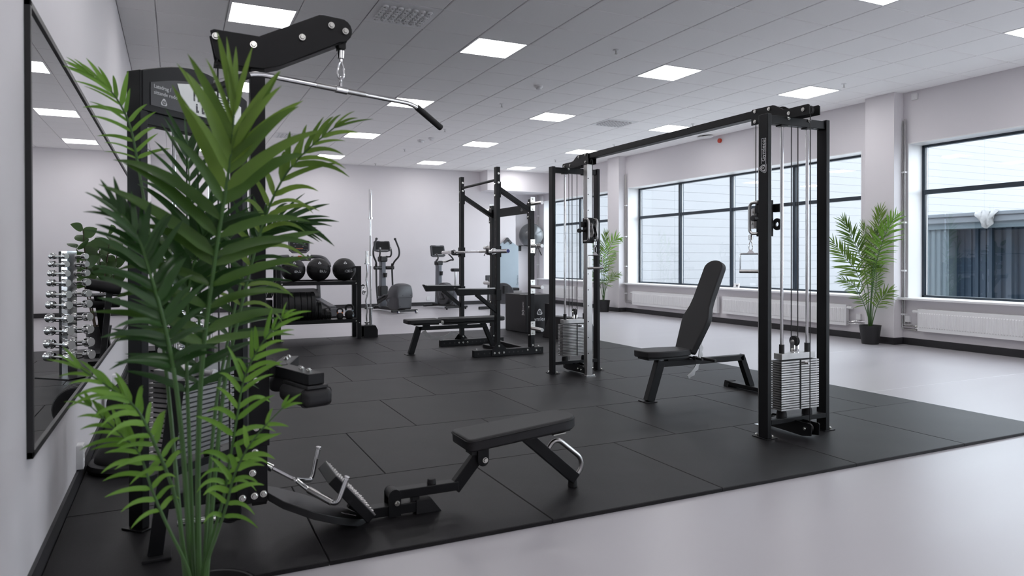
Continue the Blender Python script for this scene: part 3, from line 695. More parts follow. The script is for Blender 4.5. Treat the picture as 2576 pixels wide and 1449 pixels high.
MB().box(4.595, 4.685, yb-0.26, yb+0.26, MT+0.012, MT+0.048).build('rear_foot', 'black', ab, bevel=0.004)
MB().prism([(-0.055, MT), (0.055, MT), (0.04, MT+0.055), (-0.04, MT+0.055)], (4.64, yb+0.225, 0), (1, 0, 0), (0, 0, 1), (0, 0.06, 0)).prism([(-0.055, MT), (0.055, MT), (0.04, MT+0.055), (-0.04, MT+0.055)], (4.64, yb-0.285, 0), (1, 0, 0), (0, 0, 1), (0, 0.06, 0)).builds('end_cap', 'rubber', ab, bevel=0.003)
hs = MB().cyl((0, 0, 0), (0, -0.001, 0), 0.006, 10).mesh('leg_hole', M['blackp'])
seat = [(-0.225, -0.06), (-0.205, -0.095), (-0.10, -0.135), (0.06, -0.135), (0.225, -0.105), (0.24, -0.095), (0.24, 0.095), (0.225, 0.105), (0.06, 0.135), (-0.10, 0.135), (-0.205, 0.095), (-0.225, 0.06)]
pad_prism(seat, (3.650, yb, 0.392), (1, 0, 0), (0, 1, 0), (0, 0, 0.055), 'seat', ab)
MB().box(3.47, 3.88, yb-0.075, yb+0.075, 0.372, 0.392).build('seat_board', 'blackp', ab)
MB().box(3.70, 3.93, yb-0.03, yb+0.03, 0.345, 0.375).build('seat_bracket', 'black', ab, bevel=0.003)
bp0 = Vector((3.875, yb, 0.415)); bt = math.radians(65.3); bu = Vector((math.cos(bt), 0, math.sin(bt))); bn = Vector((math.sin(bt), 0, -math.cos(bt)))
back = []
for z, hw in ((0, 0.10), (0.006, 0.112), (0.27, 0.158), (0.33, 0.158), (0.42, 0.125), (0.50, 0.115), (0.78, 0.113)): back.append((hw, z))
for k in range(1, 9): t = math.radians(90*k/8); back.append((0.113*math.cos(t), 0.78+0.075*math.sin(t)))
back = back+[(-a, b) for a, b in reversed(back[:-1])]
pad_prism([(a, b) for a, b in back], bp0, (0, -1, 0), bu, bn*0.058, 'backrest', ab)
MB().beam(bp0+bn*0.075+bu*0.02, bp0+bn*0.075+bu*0.55, 0.045, 0.03, (0, 1, 0)).build('backrest_support', 'black', ab, bevel=0.003)
qa = []
for k in range(15): t = math.radians(-60+86*k/14); qa.append((0.255*math.cos(t), 0.255*math.sin(t)))
for k in range(15):
    t = math.radians(26-86*k/14); r = 0.285 if k % 2 or k > 12 else 0.300
    qa.append((r*math.cos(t), r*math.sin(t)))
MB().prism(qa, (3.780, yb-0.02, 0.430), (1, 0, 0), (0, 0, 1), (0, -0.007, 0)).build('ratchet_arc', 'steel', ab)
MB().cyl((3.955, yb+0.05, 0.362), (3.955, yb-0.16, 0.362), 0.010, 12).cyl((3.955, yb-0.05, 0.362), (3.955, yb-0.085, 0.362), 0.018, 14).cyl((4.04, yb-0.05, 0.352), (4.06, yb-0.20, 0.350), 0.013, 12).build('lock_lever', 'blackp', ab)
MB().cyl((3.895, yb-0.075, 0.405), (3.895, yb-0.083, 0.405), 0.019, 20).cyl((3.895, yb-0.083, 0.405), (3.895, yb-0.088, 0.405), 0.010, 12).build('hinge_bolt', 'zinc', ab, bevel=0.001)

yb = 8.37
fb = thing('flat_bench', 'flat weight bench with two pads standing in front of the half rack', 'bench', (3.2, yb, MT), 'weight benches')
MB().beam((2.615, yb, MT+0.004), (2.725, yb, 0.362), 0.07, 0.055, (0, 1, 0)).build('front_leg', 'black', fb, bevel=0.004)
MB().box(2.55, 2.66, yb-0.06, yb+0.06, MT, MT+0.008).build('foot_plate', 'black', fb, bevel=0.002)
MB().beam((2.715, yb, 0.338), (3.635, yb, 0.338), 0.055, 0.045).build('main_beam', 'black', fb, bevel=0.004)
MB().beam((3.605, yb, 0.35), (3.735, yb, MT+0.03), 0.055, 0.05, (0, 1, 0)).build('rear_leg', 'black', fb, bevel=0.004)
MB().box(3.695, 3.775, yb-0.26, yb+0.26, MT, MT+0.045).build('rear_foot', 'black', fb, bevel=0.004)
pad_prism([(-0.22, -0.10), (-0.19, -0.125), (0.19, -0.125), (0.21, -0.115), (0.21, 0.115), (0.19, 0.125), (-0.19, 0.125), (-0.22, 0.10)], (2.770, yb, 0.402), (1, 0, 0), (0, 1, 0), (0, 0, 0.052), 'seat', fb)
pad_prism([(a, b) for a, b in rpoly(0.86, 0.27, 0.06)], (3.43, yb, 0.405), (1, 0, 0), (0, 1, 0), (0, 0, 0.052), 'back_pad', fb)
MB().box(2.64, 2.96, yb-0.08, yb+0.08, 0.384, 0.402).box(3.04, 3.80, yb-0.045, yb+0.045, 0.372, 0.405).builds('pad_board', 'blackp', fb)
MB().box(2.78, 2.86, yb-0.03, yb+0.03, 0.355, 0.385).box(3.25, 3.36, yb-0.03, yb+0.03, 0.352, 0.38).box(3.56, 3.62, yb-0.03, yb+0.03, 0.352, 0.38).builds('pad_bracket', 'black', fb)
MB().cyl((2.985, yb-0.115, 0.418), (2.985, yb-0.138, 0.418), 0.021, 20).cyl((2.985, yb-0.138, 0.418), (2.985, yb-0.142, 0.418), 0.010, 12).build('hinge_bolt', 'zinc', fb, bevel=0.001)
qa = []
for k in range(13): t = math.radians(205+115*k/12); qa.append((0.20*math.cos(t), 0.16*math.sin(t)))
for k in range(13):
    t = math.radians(320-115*k/12); r = 1.0 if k % 2 else 1.08
    qa.append((0.24*r*math.cos(t), 0.195*r*math.sin(t)))
MB().prism(qa, (2.985, yb-0.015, 0.385), (1, 0, 0), (0, 0, 1), (0, -0.006, 0)).build('ratchet_arc', 'steel', fb)

# ------------------------------------------------------------------ half rack with barbell
hr = thing('half_rack', 'black steel half rack with pull-up bar, spotter arms and weight pegs', 'power rack', (3.75, 8.4, MT))
YN, YW = 7.80, 8.98
for yc in (YN, YW):
    d = -1 if yc == YN else 1
    MB().box(3.512, 3.560, yc-0.04, yc+0.04, MT+0.08, 2.322).build('upright', 'black', hr, bevel=0.003)
    MB().box(3.975, 4.028, yc-0.04, yc+0.04, MT+0.08, 1.945).build('rear_upright', 'black', hr, bevel=0.003)
    MB().box(3.215, 4.155, yc-0.035, yc+0.035, MT, MT+0.082).build('foot_beam', 'black', hr, bevel=0.004)
    MB().prism([(3.44, MT+0.01), (3.645, MT+0.01), (3.645, MT+0.075), (3.575, MT+0.15), (3.50, MT+0.15), (3.44, MT+0.075)], (0, yc-0.047 if d < 0 else yc+0.041, 0), (1, 0, 0), (0, 0, 1), (0, 0.006, 0)).build('gusset', 'black', hr)
    bolts(hr, [(3.475, yc-0.047, MT+0.042), (3.536, yc-0.047, MT+0.042), (3.60, yc-0.047, MT+0.042), (3.536, yc-0.047, MT+0.125), (3.93, yc-0.036, MT+0.055), (4.05, yc-0.036, MT+0.045), (4.0, yc-0.04, MT+0.11)], (0, -1, 0), 0.013, 0.012)
    bolts(hr, [(3.262, yc, MT+0.082), (4.10, yc, MT+0.082)], (0, 0, 1), 0.013, 0.02)
    MB().beam((3.56, yc, 2.055), (3.985, yc, 1.80), 0.05, 0.075, (0, 1, 0)).build('brace', 'black', hr, bevel=0.003)
    MB().box(3.558, 3.568, yc-0.045, yc+0.045, 1.95, 2.14).build('brace_plate', 'black', hr)
    MB().box(3.965, 3.978, yc-0.045, yc+0.045, 1.70, 1.90).build('brace_plate', 'black', hr)
    bolts(hr, [(3.536, yc-0.04, z) for z in (2.24, 2.13)]+[(3.998, yc-0.04, 1.90)]*0, (0, -1, 0), 0.014, 0.013)
    bolts(hr, [(3.512, yc, z) for z in (2.115, 1.975)]+[(3.965, yc, 1.725)], (-1, 0, 0), 0.013, 0.013)
    hl = MB().cyl((0, 0.001, 0), (-0.0006, 0.001, 0), 0.013, 12).mesh('upright_hole', M['blackp'])
    for k in range(13): inst('hole', hl, hr, (3.5118, yc, 0.30+0.115*k))
    h2 = MB().cyl((0, 0, 0), (0, -0.0006, 0), 0.010, 10).mesh('beam_hole', M['blackp'])
    for x in (3.27, 3.35, 3.42, 3.68, 3.74, 3.80, 3.86, 4.11): inst('hole', h2, hr, (x, yc-0.0352, MT+0.042))
    # spotter arm
    MB().prism([(2.975, 0.858), (2.990, 0.862), (3.02, 0.842), (3.512, 0.835), (3.512, 0.772), (3.025, 0.766)], (0, yc-0.028, 0), (1, 0, 0), (0, 0, 1), (0, 0.056, 0)).build('spotter_arm', 'black', hr, bevel=0.003)
    MB().box(3.03, 3.50, yc-0.022, yc+0.022, 0.842, 0.852).build('arm_liner', 'steel', hr)
    MB().beam((3.26, yc, 0.775), (3.53, yc, 0.56), 0.045, 0.05, (0, 1, 0)).build('arm_strut', 'black', hr, bevel=0.003)
    MB().box(3.503, 3.570, yc-0.049, yc+0.049, 0.70, 0.83).build('arm_collar', 'black', hr, bevel=0.003)
    # bar hook
    MB().box(3.503, 3.570, yc-0.049, yc+0.049, 1.225, 1.36).build('hook_collar', 'black', hr, bevel=0.003)
    MB().prism([(3.505, 1.25), (3.415, 1.25), (3.395, 1.265), (3.395, 1.32), (3.41, 1.32), (3.41, 1.275), (3.505, 1.275)], (0, yc-0.03, 0), (1, 0, 0), (0, 0, 1), (0, 0.06, 0)).build('bar_hook', 'black', hr, bevel=0.002)
    # weight pegs on the rear upright
    for z in (1.885, 1.36, 0.857, 0.34):
        MB().box(3.972, 4.032, yc+d*0.044-0.004, yc+d*0.044+0.004, z-0.085, z+0.085).build('peg_plate', 'zinc', hr)
        MB().cyl((4.002, yc+d*0.048, z), (4.002, yc+d*0.29, z), 0.024, 6).build('weight_peg', 'steel', hr)
        bolts(hr, [(4.002, yc+d*0.048, z+0.062), (4.002, yc+d*0.048, z-0.062)], (0, d, 0), 0.011, 0.01)
    bolts(hr, [(3.975, yc, z) for z in (1.90, 1.78, 0.6, 0.25)], (-1, 0, 0), 0.013, 0.012)
MB().tube([(3.536, YN, 2.17), (3.536, YW, 2.17)], 0.017, 12).build('pull_up_bar', 'black', hr)
MB().box(3.98, 4.02, YN, YW, 1.775, 1.885).build('rear_crossmember', 'black', hr, bevel=0.003)
emblem((3.9795, 8.02, 1.83), (0, -1, 0), (0, 0, 1), 0.035, hr, 'decalg')
MB().box(3.98, 4.03, YN, YW, MT+0.002, MT+0.06).build('rear_floor_beam', 'black', hr, bevel=0.003)
for d, yc in ((-1, YN), (1, YW)):
    pass
bar = thing('barbell', 'chrome barbell lying on the half rack hooks', 'barbell', (3.448, 8.39, 1.27))
xb, zb = 3.448, 1.294
MB().cyl((xb, 7.60, zb), (xb, 9.18, zb), 0.0142, 16).build('shaft', 'chrome', bar)
for d in (-1, 1):
    a, b = 8.39+d*0.665, 8.39+d*1.09
    MB().cyl((xb, a+d*0.03, zb), (xb, b, zb), 0.0255, 20).build('sleeve', 'chrome', bar, bevel=0.002)
    MB().cyl((xb, a, zb), (xb, a+d*0.032, zb), 0.038, 20).build('collar', 'chrome', bar, bevel=0.003)
    MB().cyl((xb, b, zb), (xb, b+d*0.003, zb), 0.021, 16).build('end_cap', 'blue', bar)
    MB().cyl((xb, 8.39+d*0.25, zb), (xb, 8.39+d*0.56, zb), 0.0148, 16).build('knurled_section', 'steel', bar)
def clip(x, y, z, d, lab, grp='spring collars'):
    t = thing('spring_collar', lab, 'clip', (x, y, z), grp)
    MB().tube([(x+0.028*math.cos(k*0.6), y+d*0.0028*k-0.02*d, z+0.028*math.sin(k*0.6)) for k in range(24)], 0.0035, 6).build('coil', 'chrome', t)
    for q in (-0.05, 0.045): MB().tube([(x+q*0.3, y, z-0.028), (x+q, y+d*0.02, z-0.115)], [0.0038, 0.0065], 8).build('lever', 'blackp', t)
clip(4.002, YN-0.17, 1.36, -1, 'spring collar with black levers hanging on the near rack peg')
clip(4.002, YW+0.17, 1.36, 1, 'spring collar on the far side peg of the half rack')
# ------------------------------------------------------------------ pulldown / low row machine at the left wall
lm = thing('pulldown_machine', 'tall black pulldown and low row machine by the mirror behind the big palm', 'cable machine', (0.35, 3.3, MT))
LY = 3.15
# weight frame, turned 46 degrees to the wall
TS = Tz(-0.15, 3.49, 0, 43.8)
for a in (-0.02, 0.60):
    MB(TS).box(a, a+0.04, -0.04, 0.04, MT+0.008, 2.03).build('post', 'black', lm, bevel=0.004)
    MB(TS).box(a-0.02, a+0.06, -0.06, 0.06, MT, MT+0.008).build('foot_plate', 'black', lm, bevel=0.002)
MB(TS).box(0.02, 0.60, -0.035, 0.035, 0.205, 0.245).build('bottom_crossbar', 'black', lm, bevel=0.003)
MB(TS).box(0.02, 0.60, -0.03, 0.03, 1.80, 1.86).build('top_crossbar', 'black', lm, bevel=0.003)
for a in (0.20, 0.42):
    MB(TS).cyl((a, 0, 0.25), (a, 0, 1.81), 0.0105, 14).build('guide_rod', 'chrome', lm)
    MB(TS).cyl((a, 0, 0.70), (a, 0, 0.77), 0.018, 16).build('rod_sleeve', 'blackp', lm)
    MB(TS).lathe([(0.034, 0.245), (0.034, 0.265), (0.028, 0.285)], (a, 0, 0), 18).build('rubber_buffer', 'rubber', lm)
pl = MB(TS.to_3x3().to_4x4()).box(0.10, 0.52, -0.055, 0.055, 0, 0.0150).mesh('weight_plate', M['steel'])
for k in range(16): inst('weight_plate', pl, lm, (-0.15, 3.49, 0.288+k*0.0225))
MB(TS).box(0.115, 0.505, -0.042, 0.042, 0.29, 0.645).build('stack_core', 'blackp', lm)
MB(TS).box(0.12, 0.50, -0.045, 0.045, 0.650, 0.70).build('top_plate', 'steel', lm, bevel=0.003)
MB(TS).cyl((0.33, -0.055, 0.66), (0.33, -0.10, 0.66), 0.012, 12).cyl((0.33, -0.10, 0.66), (0.33, -0.115, 0.66), 0.019, 14).build('selector_pin', 'plastic', lm)
for dx in (-0.02, 0.012): MB(TS).box(0.31+dx, 0.318+dx, -0.02, 0.02, 0.70, 0.80).build('pulley_cheek', 'chrome', lm)
MB(TS).lathe([(0.008, -0.01), (0.04, -0.01), (0.033, 0), (0.04, 0.01), (0.008, 0.01)], (0.31, 0, 0.79), 24, (1, 0, 0)).build('pulley_wheel', 'blackp', lm)
for dx in (-0.035, 0.035): MB(TS).tube([(0.31, dx, 0.79), (0.31, dx, 1.95)], 0.0036, 6).build('cable', 'blackp', lm)
# curved header with the exercise chart
hd = []
for k in range(13): a = -0.01+0.64*k/12; hd.append((a, 2.03+0.075*math.sin(math.pi*k/12)))
hd += [(0.63, 1.855), (-0.01, 1.855)]
MB(TS).prism(list(reversed(hd)), (0, -0.044, 0), (1, 0, 0), (0, 0, 1), (0, 0.085, 0)).build('header', 'black', lm, bevel=0.004)
cv = []
for k in range(13): a = 0.03+0.56*k/12; cv.append((a, 1.985+0.055*math.sin(math.pi*k/12)))
cv2 = [(0.58, 1.885)]+[(0.44-0.28*k/8, 1.885+0.0*k) for k in range(1)]+[(0.03, 1.885)]
ch = MB(TS).prism(list(reversed(cv+cv2)), (0, -0.045, 0), (1, 0, 0), (0, 0, 1), (0, -0.002, 0)).build('chart_board', 'signd', lm)
wp = [(0.175, 2.012), (0.26, 2.028), (0.36, 2.032), (0.47, 2.022), (0.585, 1.985), (0.585, 1.888), (0.235, 1.888), (0.215, 1.905), (0.20, 1.95)]
MB(TS).prism(list(reversed(wp)), (0, -0.0475, 0), (1, 0, 0), (0, 0, 1), (0, -0.0015, 0)).build('chart_panel', 'sign', lm)
u3 = TS.to_3x3() @ Vector((1, 0, 0))
def on(a, b, z): return TS @ Vector((a, b, z))
text('chart_title', 'Latsdrag /', 0.024, on(0.045, -0.0478, 1.972), u3, (0, 0, 1), 'decal', lm, align='LEFT')
text('chart_title', 'sittande rodd', 0.024, on(0.045, -0.0478, 1.945), u3, (0, 0, 1), 'decal', lm, align='LEFT')
emblem(on(0.10, -0.0475, 1.908), u3, (0, 0, 1), 0.026, lm, 'decal', 'signd')
figs = MB(TS)
for a in (0.275, 0.30, 0.325):
    figs.cyl((a, -0.0492, 2.004), (a, -0.0500, 2.004), 0.0055, 10).box(a-0.005, a+0.005, -0.050, -0.0492, 1.975, 1.998).box(a-0.0045, a-0.001, -0.050, -0.0492, 1.952, 1.975).box(a+0.001, a+0.0045, -0.050, -0.0492, 1.952, 1.975)
for a in (0.29, 0.325):
    figs.cyl((a, -0.0492, 1.938), (a, -0.0500, 1.938), 0.005, 10).box(a-0.005, a+0.005, -0.050, -0.0492, 1.912, 1.932).box(a-0.004, a+0.012, -0.050, -0.0492, 1.90, 1.912)
figs.build('chart_figures', 'signd', lm)
ln = MB(TS)
for k in range(9): ln.box(0.40, 0.54-0.02*(k % 3), -0.050, -0.0492, 2.0-k*0.0125, 2.004-k*0.0125)
ln.build('chart_text_lines', 'dgrey', lm)
# mast, base beam, strut
MB().box(0.283, 0.343, LY-0.035, LY+0.035, 0.17, 2.06).build('mast', 'black', lm, bevel=0.004)
MB().box(0.272, 0.354, LY-0.048, LY+0.048, 0.42, 0.74).build('mast_sleeve', 'black', lm, bevel=0.004)
MB().box(0.225, 0.345, LY-0.046, LY-0.036, 0.185, 0.48).build('mast_plate', 'black', lm, bevel=0.002)
bolts(lm, [(0.245, LY-0.046, 0.215), (0.292, LY-0.046, 0.218), (0.328, LY-0.046, 0.222), (0.285, LY-0.046, 0.315), (0.295, LY-0.046, 0.40)], (0, -1, 0), 0.0145, 0.014)
bolts(lm, [(0.300, LY-0.048, 0.70), (0.300, LY-0.048, 0.50)], (0, -1, 0), 0.012, 0.012)
MB().box(-0.03, 0.30, LY-0.035, LY+0.035, 0.205, 0.265).build('base_beam', 'black', lm, bevel=0.004)
MB().beam((-0.078, LY-0.02, MT+0.01), (0.005, LY-0.02, 0.72), 0.055, 0.05, (0, 1, 0)).build('rear_strut', 'black', lm, bevel=0.004)
MB().box(-0.125, -0.02, LY-0.08, LY+0.05, MT, MT+0.012).build('foot_plate', 'rubber', lm, bevel=0.003)
MB().cyl((0.0, LY-0.10, 0.17), (0.14, LY-0.10, 0.165), 0.016, 14).build('attachment_post', 'chrome', lm, bevel=0.002)
MB().box(0.13, 0.24, LY-0.05, LY+0.04, 0.125, 0.205).build('low_pulley_housing', 'black', lm, bevel=0.004)
MB().lathe([(0.008, -0.012), (0.045, -0.012), (0.037, 0), (0.045, 0.012), (0.008, 0.012)], (0.20, LY, 0.150), 24, (0, 1, 0)).build('pulley_wheel', 'blackp', lm)
MB().prism([(0.05, 0.265), (0.20, 0.265), (0.22, 0.275), (0.22, 0.34), (0.16, 0.36), (0.05, 0.33)], (0, LY-0.05, 0), (1, 0, 0), (0, 0, 1), (0, 0.10, 0)).build('low_bracket', 'black', lm, bevel=0.003)
# dog-leg arm over the top
arm = [(0.130, 2.135), (0.145, 2.142), (0.318, 2.136), (0.565, 2.262), (0.585, 2.264), (0.665, 2.258)]
for k in range(9): t = math.radians(70-160*k/8); arm.append((0.655+0.052*math.cos(t), 2.208+0.052*math.sin(t)))
arm += [(0.40, 2.022), (0.335, 2.003), (0.18, 2.003), (0.150, 2.03)]
for d in (-0.045, 0.037): MB().prism(arm, (0, LY+d, 0), (1, 0, 0), (0, 0, 1), (0, 0.008, 0)).build('arm_plate', 'black', lm, bevel=0.002)
MB().prism([(0.145, 2.003), (0.335, 2.003), (0.40, 2.022), (0.675, 2.160), (0.675, 2.170), (0.395, 2.034), (0.33, 2.014), (0.145, 2.014)], (0, LY-0.037, 0), (1, 0, 0), (0, 0, 1), (0, 0.074, 0)).build('arm_web', 'black', lm)
for x, z in ((0.200, 2.09), (0.660, 2.208)): MB().lathe([(0.008, -0.012), (0.042, -0.012), (0.035, 0), (0.042, 0.012), (0.008, 0.012)], (x, LY, z), 24, (0, 1, 0)).build('pulley_wheel', 'blackp', lm)
bolts(lm, [(0.150, LY-0.045, 2.112), (0.295, LY-0.045, 2.096), (0.492, LY-0.045, 2.153), (0.615, LY-0.045, 2.221), (0.676, LY-0.045, 2.204)], (0, -1, 0), 0.014, 0.016)
MB().box(0.652, 0.682, LY-0.03, LY+0.03, 2.135, 2.172).build('arm_stop', 'rubber', lm)
MB().tube([(0.666, LY, 2.17), (0.666, LY, 2.13)], 0.004, 6).build('cable', 'blackp', lm)
for dx in (0.16, 0.20): MB().tube([(dx, LY, 2.06), (dx, LY, 0.16)], 0.004, 6).build('cable', 'blackp', lm)
# thigh pads on a fork at the mast
MB().beam((0.33, LY, 0.730), (0.43, LY, 0.730), 0.065, 0.05).build('pad_arm', 'black', lm, bevel=0.004)
for d, px, py in ((-1, 0.500, LY-0.315), (1, 0.485, LY+0.255)):
    p0, p1 = Vector((0.405, LY, 0.730)), Vector((px, py, 0.730))
    e = (p1-p0).normalized(); T = Matrix.Translation(p1) @ Matrix.Rotation(math.atan2(e.y, e.x), 4, 'Z')
    MB().beam(p0-e*0.02, p1, 0.070, 0.045).build('pad_fork', 'black', lm, bevel=0.004)
    MB(T).box(-0.205, 0.012, -0.045, 0.045, -0.036, -0.0235).build('pad_board', 'blackp', lm, bevel=0.002)
    MB(T).cb((-0.098, 0, -0.072), (0.245, 0.130, 0.074)).build('thigh_pad', 'vinyl', lm, bevel=0.030, seg=4)
    MB(T).tube([(-0.002, 0.0645*math.copysign(abs(math.cos(k*math.pi/12))**0.35, math.cos(k*math.pi/12)), -0.072+0.0365*math.copysign(abs(math.sin(k*math.pi/12))**0.35, math.sin(k*math.pi/12))) for k in range(24)], 0.002, 5, True).build('pad_seam', 'rubber', lm)
    bm_ = MB().cyl((0, 0, 0), (0, 0, 0.008), 0.011, 12).cyl((0, 0, 0.008), (0, 0, 0.013), 0.007, 8).mesh('bolt', M['zinc'])
    for q in (-0.13, -0.065): inst('bolt', bm_, lm, T @ Vector((q, 0, 0.0225)))
# low row: sloped tongue, foot plate, rail and seat
tg = [(0.345, -0.055), (0.40, -0.10), (0.52, -0.125), (0.62, -0.105), (0.74, -0.05), (0.775, -0.02), (0.78, 0.0), (0.775, 0.02), (0.74, 0.05), (0.62, 0.105), (0.52, 0.125), (0.40, 0.10), (0.345, 0.055)]
tv = [(x, LY+y, 0.225-0.19*(min(1, max(0, (x-0.345)/0.42)))**0.9-0.0) for x, y in tg]
tb = MB().add(tv+[(x, y, z-0.035) for x, y, z in tv], [tuple(range(len(tg))), tuple(range(2*len(tg)-1, len(tg)-1, -1))]+[(k, k+len(tg), (k+1) % len(tg)+len(tg), (k+1) % len(tg)) for k in range(len(tg))])
tb.build('tongue', 'blackp', lm, bevel=0.004)
text('tongue_print', 'Gymleco', 0.022, (0.685, LY-0.045, 0.0775), Vector((0.10, 0.035, -0.045)), Vector((-0.3, 0.9, 0.12)), 'decalg', lm)
nf = Vector((0.76, 0, 0.65)).normalized(); uf = Vector((-0.65, 0, 0.76)).normalized()
c0 = Vector((0.700, LY, 0.178))
MB().prism([(-0.125, -0.13), (0.125, -0.13), (0.125, 0.13), (-0.125, 0.13)], c0, (0, 1, 0), uf, -nf*0.045).build('foot_plate', 'black', lm, bevel=0.004)
MB().prism([(-0.123, -0.128), (0.123, -0.128), (0.123, 0.128), (-0.123, 0.128)], c0+nf*0.0005, (0, 1, 0), uf, nf*0.004).build('tread_sheet', 'steel', lm)
tr = MB()
for a in range(7):
    for b in range(7): tr.cb(c0+Vector((0, -0.105+a*0.035, 0))+uf*(-0.11+b*0.0365)+nf*0.005, (0.006, 0.018, 0.005))
o = tr.build('tread_stud', 'steel', lm); o['kind'] = 'stuff'
MB().beam(c0-nf*0.04-uf*0.05, (0.78, LY, 0.06), 0.05, 0.03, (0, 1, 0)).build('plate_support', 'black', lm)
MB().box(0.74, 1.04, LY-0.03, LY+0.03, MT+0.012, 0.078).build('floor_rail', 'black', lm, bevel=0.004)
MB().prism([(1.00, MT), (1.125, MT), (1.075, 0.085), (1.00, 0.085)], (0, LY-0.034, 0), (1, 0, 0), (0, 0, 1), (0, 0.068, 0)).build('rail_end_cap', 'rubber', lm, bevel=0.003)
for d in (-0.042, 0.032): MB().prism([(0.868, 0.03), (0.925, 0.03), (0.925, 0.125)]+[(0.8965+0.0285*math.cos(math.radians(t)), 0.125+0.0285*math.sin(math.radians(t))) for t in range(0, 181, 20)]+[(0.868, 0.125)], (0, LY+d, 0), (1, 0, 0), (0, 0, 1), (0, 0.010, 0)).build('hinge_plate', 'black', lm, bevel=0.001)
MB().cyl((0.8965, LY-0.030, 0.125), (0.8965, LY+0.030, 0.125), 0.028, 20).build('hinge_barrel', 'black', lm)
bolts(lm, [(0.905, LY-0.042, 0.092)], (0, -1, 0), 0.013, 0.012)
MB().box(0.985, 1.02, LY-0.02, LY+0.02, 0.078, 0.10).build('rail_buffer', 'rubber', lm)
MB().beam((0.91, LY, 0.122), (1.212, LY, 0.122), 0.058, 0.042).build('seat_rail', 'black', lm, bevel=0.004)
MB().cyl((1.085, LY, 0.143), (1.085, LY, 0.168), 0.022, 18, 0.019).build('stop_knob', 'rubber', lm, bevel=0.003)
MB().beam((1.196, LY, 0.104), (1.335, LY, 0.262), 0.058, 0.042, (0, 1, 0)).build('seat_neck', 'black', lm, bevel=0.004)
for d in (-0.045, 0.035): MB().prism([(1.305, 0.31), (1.362, 0.31), (1.362, 0.232)]+[(1.3335+0.0285*math.cos(math.radians(-t)), 0.232+0.0285*math.sin(math.radians(-t))) for t in range(0, 181, 20)], (0, LY+d, 0), (1, 0, 0), (0, 0, 1), (0, 0.010, 0)).build('seat_hinge', 'black', lm, bevel=0.001)
MB().box(1.275, 1.30, LY-0.04, LY+0.04, 0.262, 0.31).build('seat_stop', 'rubber', lm)
bolts(lm, [(1.340, LY-0.045, 0.235)], (0, -1, 0), 0.014, 0.014)
sl = math.radians(5.0); T = Matrix.Translation((1.25, LY, 0.298)) @ Matrix.Rotation(-sl, 4, 'Y')
sp = [(-0.02, -0.095), (-0.014, -0.110), (-0.002, -0.120), (0.015, -0.124), (0.50, -0.115), (0.545, -0.108), (0.575, -0.08), (0.592, -0.04), (0.597, 0), (0.592, 0.04), (0.575, 0.08), (0.545, 0.108), (0.50, 0.115), (0.015, 0.124), (-0.002, 0.120), (-0.014, 0.110), (-0.02, 0.095)]
MB(T).prism(sp, (0, 0, 0.0), (1, 0, 0), (0, 1, 0), (0, 0, 0.062)).build('seat', 'vinyl', lm, bevel=0.014, seg=4)
pp = [(a*0.995+0.001, b*0.985) for a, b in sp]
MB(T).tube([(a, b, 0.051) for a, b in [(x*1.005-0.002, y*1.012) for x, y in sp]], 0.0028, 6, True).build('seat_piping', 'rubber', lm)
MB(T).box(0.02, 0.55, -0.075, 0.075, -0.012, 0.0).build('seat_board', 'blackp', lm)
MB(T).box(0.43, 0.50, -0.118, -0.075, -0.006, -0.001).build('seat_tag', 'zinc', lm)
MB().beam((1.58, LY, 0.315), (1.868, LY, 0.062), 0.058, 0.048, (0, 1, 0)).build('rear_leg', 'black', lm, bevel=0.003)
MB().cyl((1.856, LY, MT), (1.856, LY, 0.065), 0.026, 18, 0.022).build('rubber_foot', 'rubber', lm, bevel=0.003)
MB().tube(rtube([(1.700, LY, 0.215), (1.738, LY, 0.268), (1.775, LY, 0.272), (1.905, LY, 0.165), (1.912, LY, 0.11), (1.872, LY, 0.068)], 0.05), 0.0125, 12).build('lift_handle', 'steel', lm)

# pulldown bar hanging from the arm
pb = thing('pulldown_bar', 'long chrome pulldown bar with black grips hanging from the top arm', 'handle', (0.666, LY, 1.95))
MB().cyl((0.666, LY, 2.132), (0.666, LY, 2.095), 0.0145, 14).cyl((0.666, LY, 2.095), (0.666, LY, 2.08), 0.008, 10).build('swivel', 'chrome', pb, bevel=0.002)
MB().tube([(0.666+0.011*math.sin(k*math.pi/7)*(1.25-0.5*(math.cos(k*math.pi/7))), LY, 2.045+0.040*math.cos(k*math.pi/7)) for k in range(14)], 0.004, 8, True).build('snap_hook', 'chrome', pb)
MB().tube([(0.666, LY+0.010*math.sin(k*math.pi/6), 2.00+0.014*math.cos(k*math.pi/6)) for k in range(12)], 0.0035, 8, True).cyl((0.666, LY, 1.99), (0.666, LY, 1.968), 0.007, 10).build('swivel_eye', 'chrome', pb)
ba = math.radians(2.0); bd = Vector((math.sin(math.radians(70)), math.cos(math.radians(70)), 0)); bc = Vector((0.666, LY, 1.957))
def bp_(s, z=0): return bc+bd*s+Vector((0, 0, z))
MB().cyl(bp_(-0.030), bp_(0.030), 0.0165, 18).build('centre_sleeve', 'chrome', pb, bevel=0.003)
MB().tube(rtube([bp_(-0.56, -0.07), bp_(-0.40, 0.0), bp_(0.40, 0.0), bp_(0.56, -0.085)], 0.05), 0.0115, 12).build('bar', 'chrome', pb)
MB().cyl(bp_(-0.125), bp_(-0.03), 0.0128, 14).cyl(bp_(0.03), bp_(0.125), 0.0128, 14).builds('knurled_section', 'steel', pb)
for s in (1, -1):
    a, b = bp_(s*0.425, -0.012), bp_(s*0.575, -0.092)
    MB().tube([a, b, b+(b-a).normalized()*0.004], [0.0158, 0.0158, 0.012], 14).build('grip', 'rubber', pb)

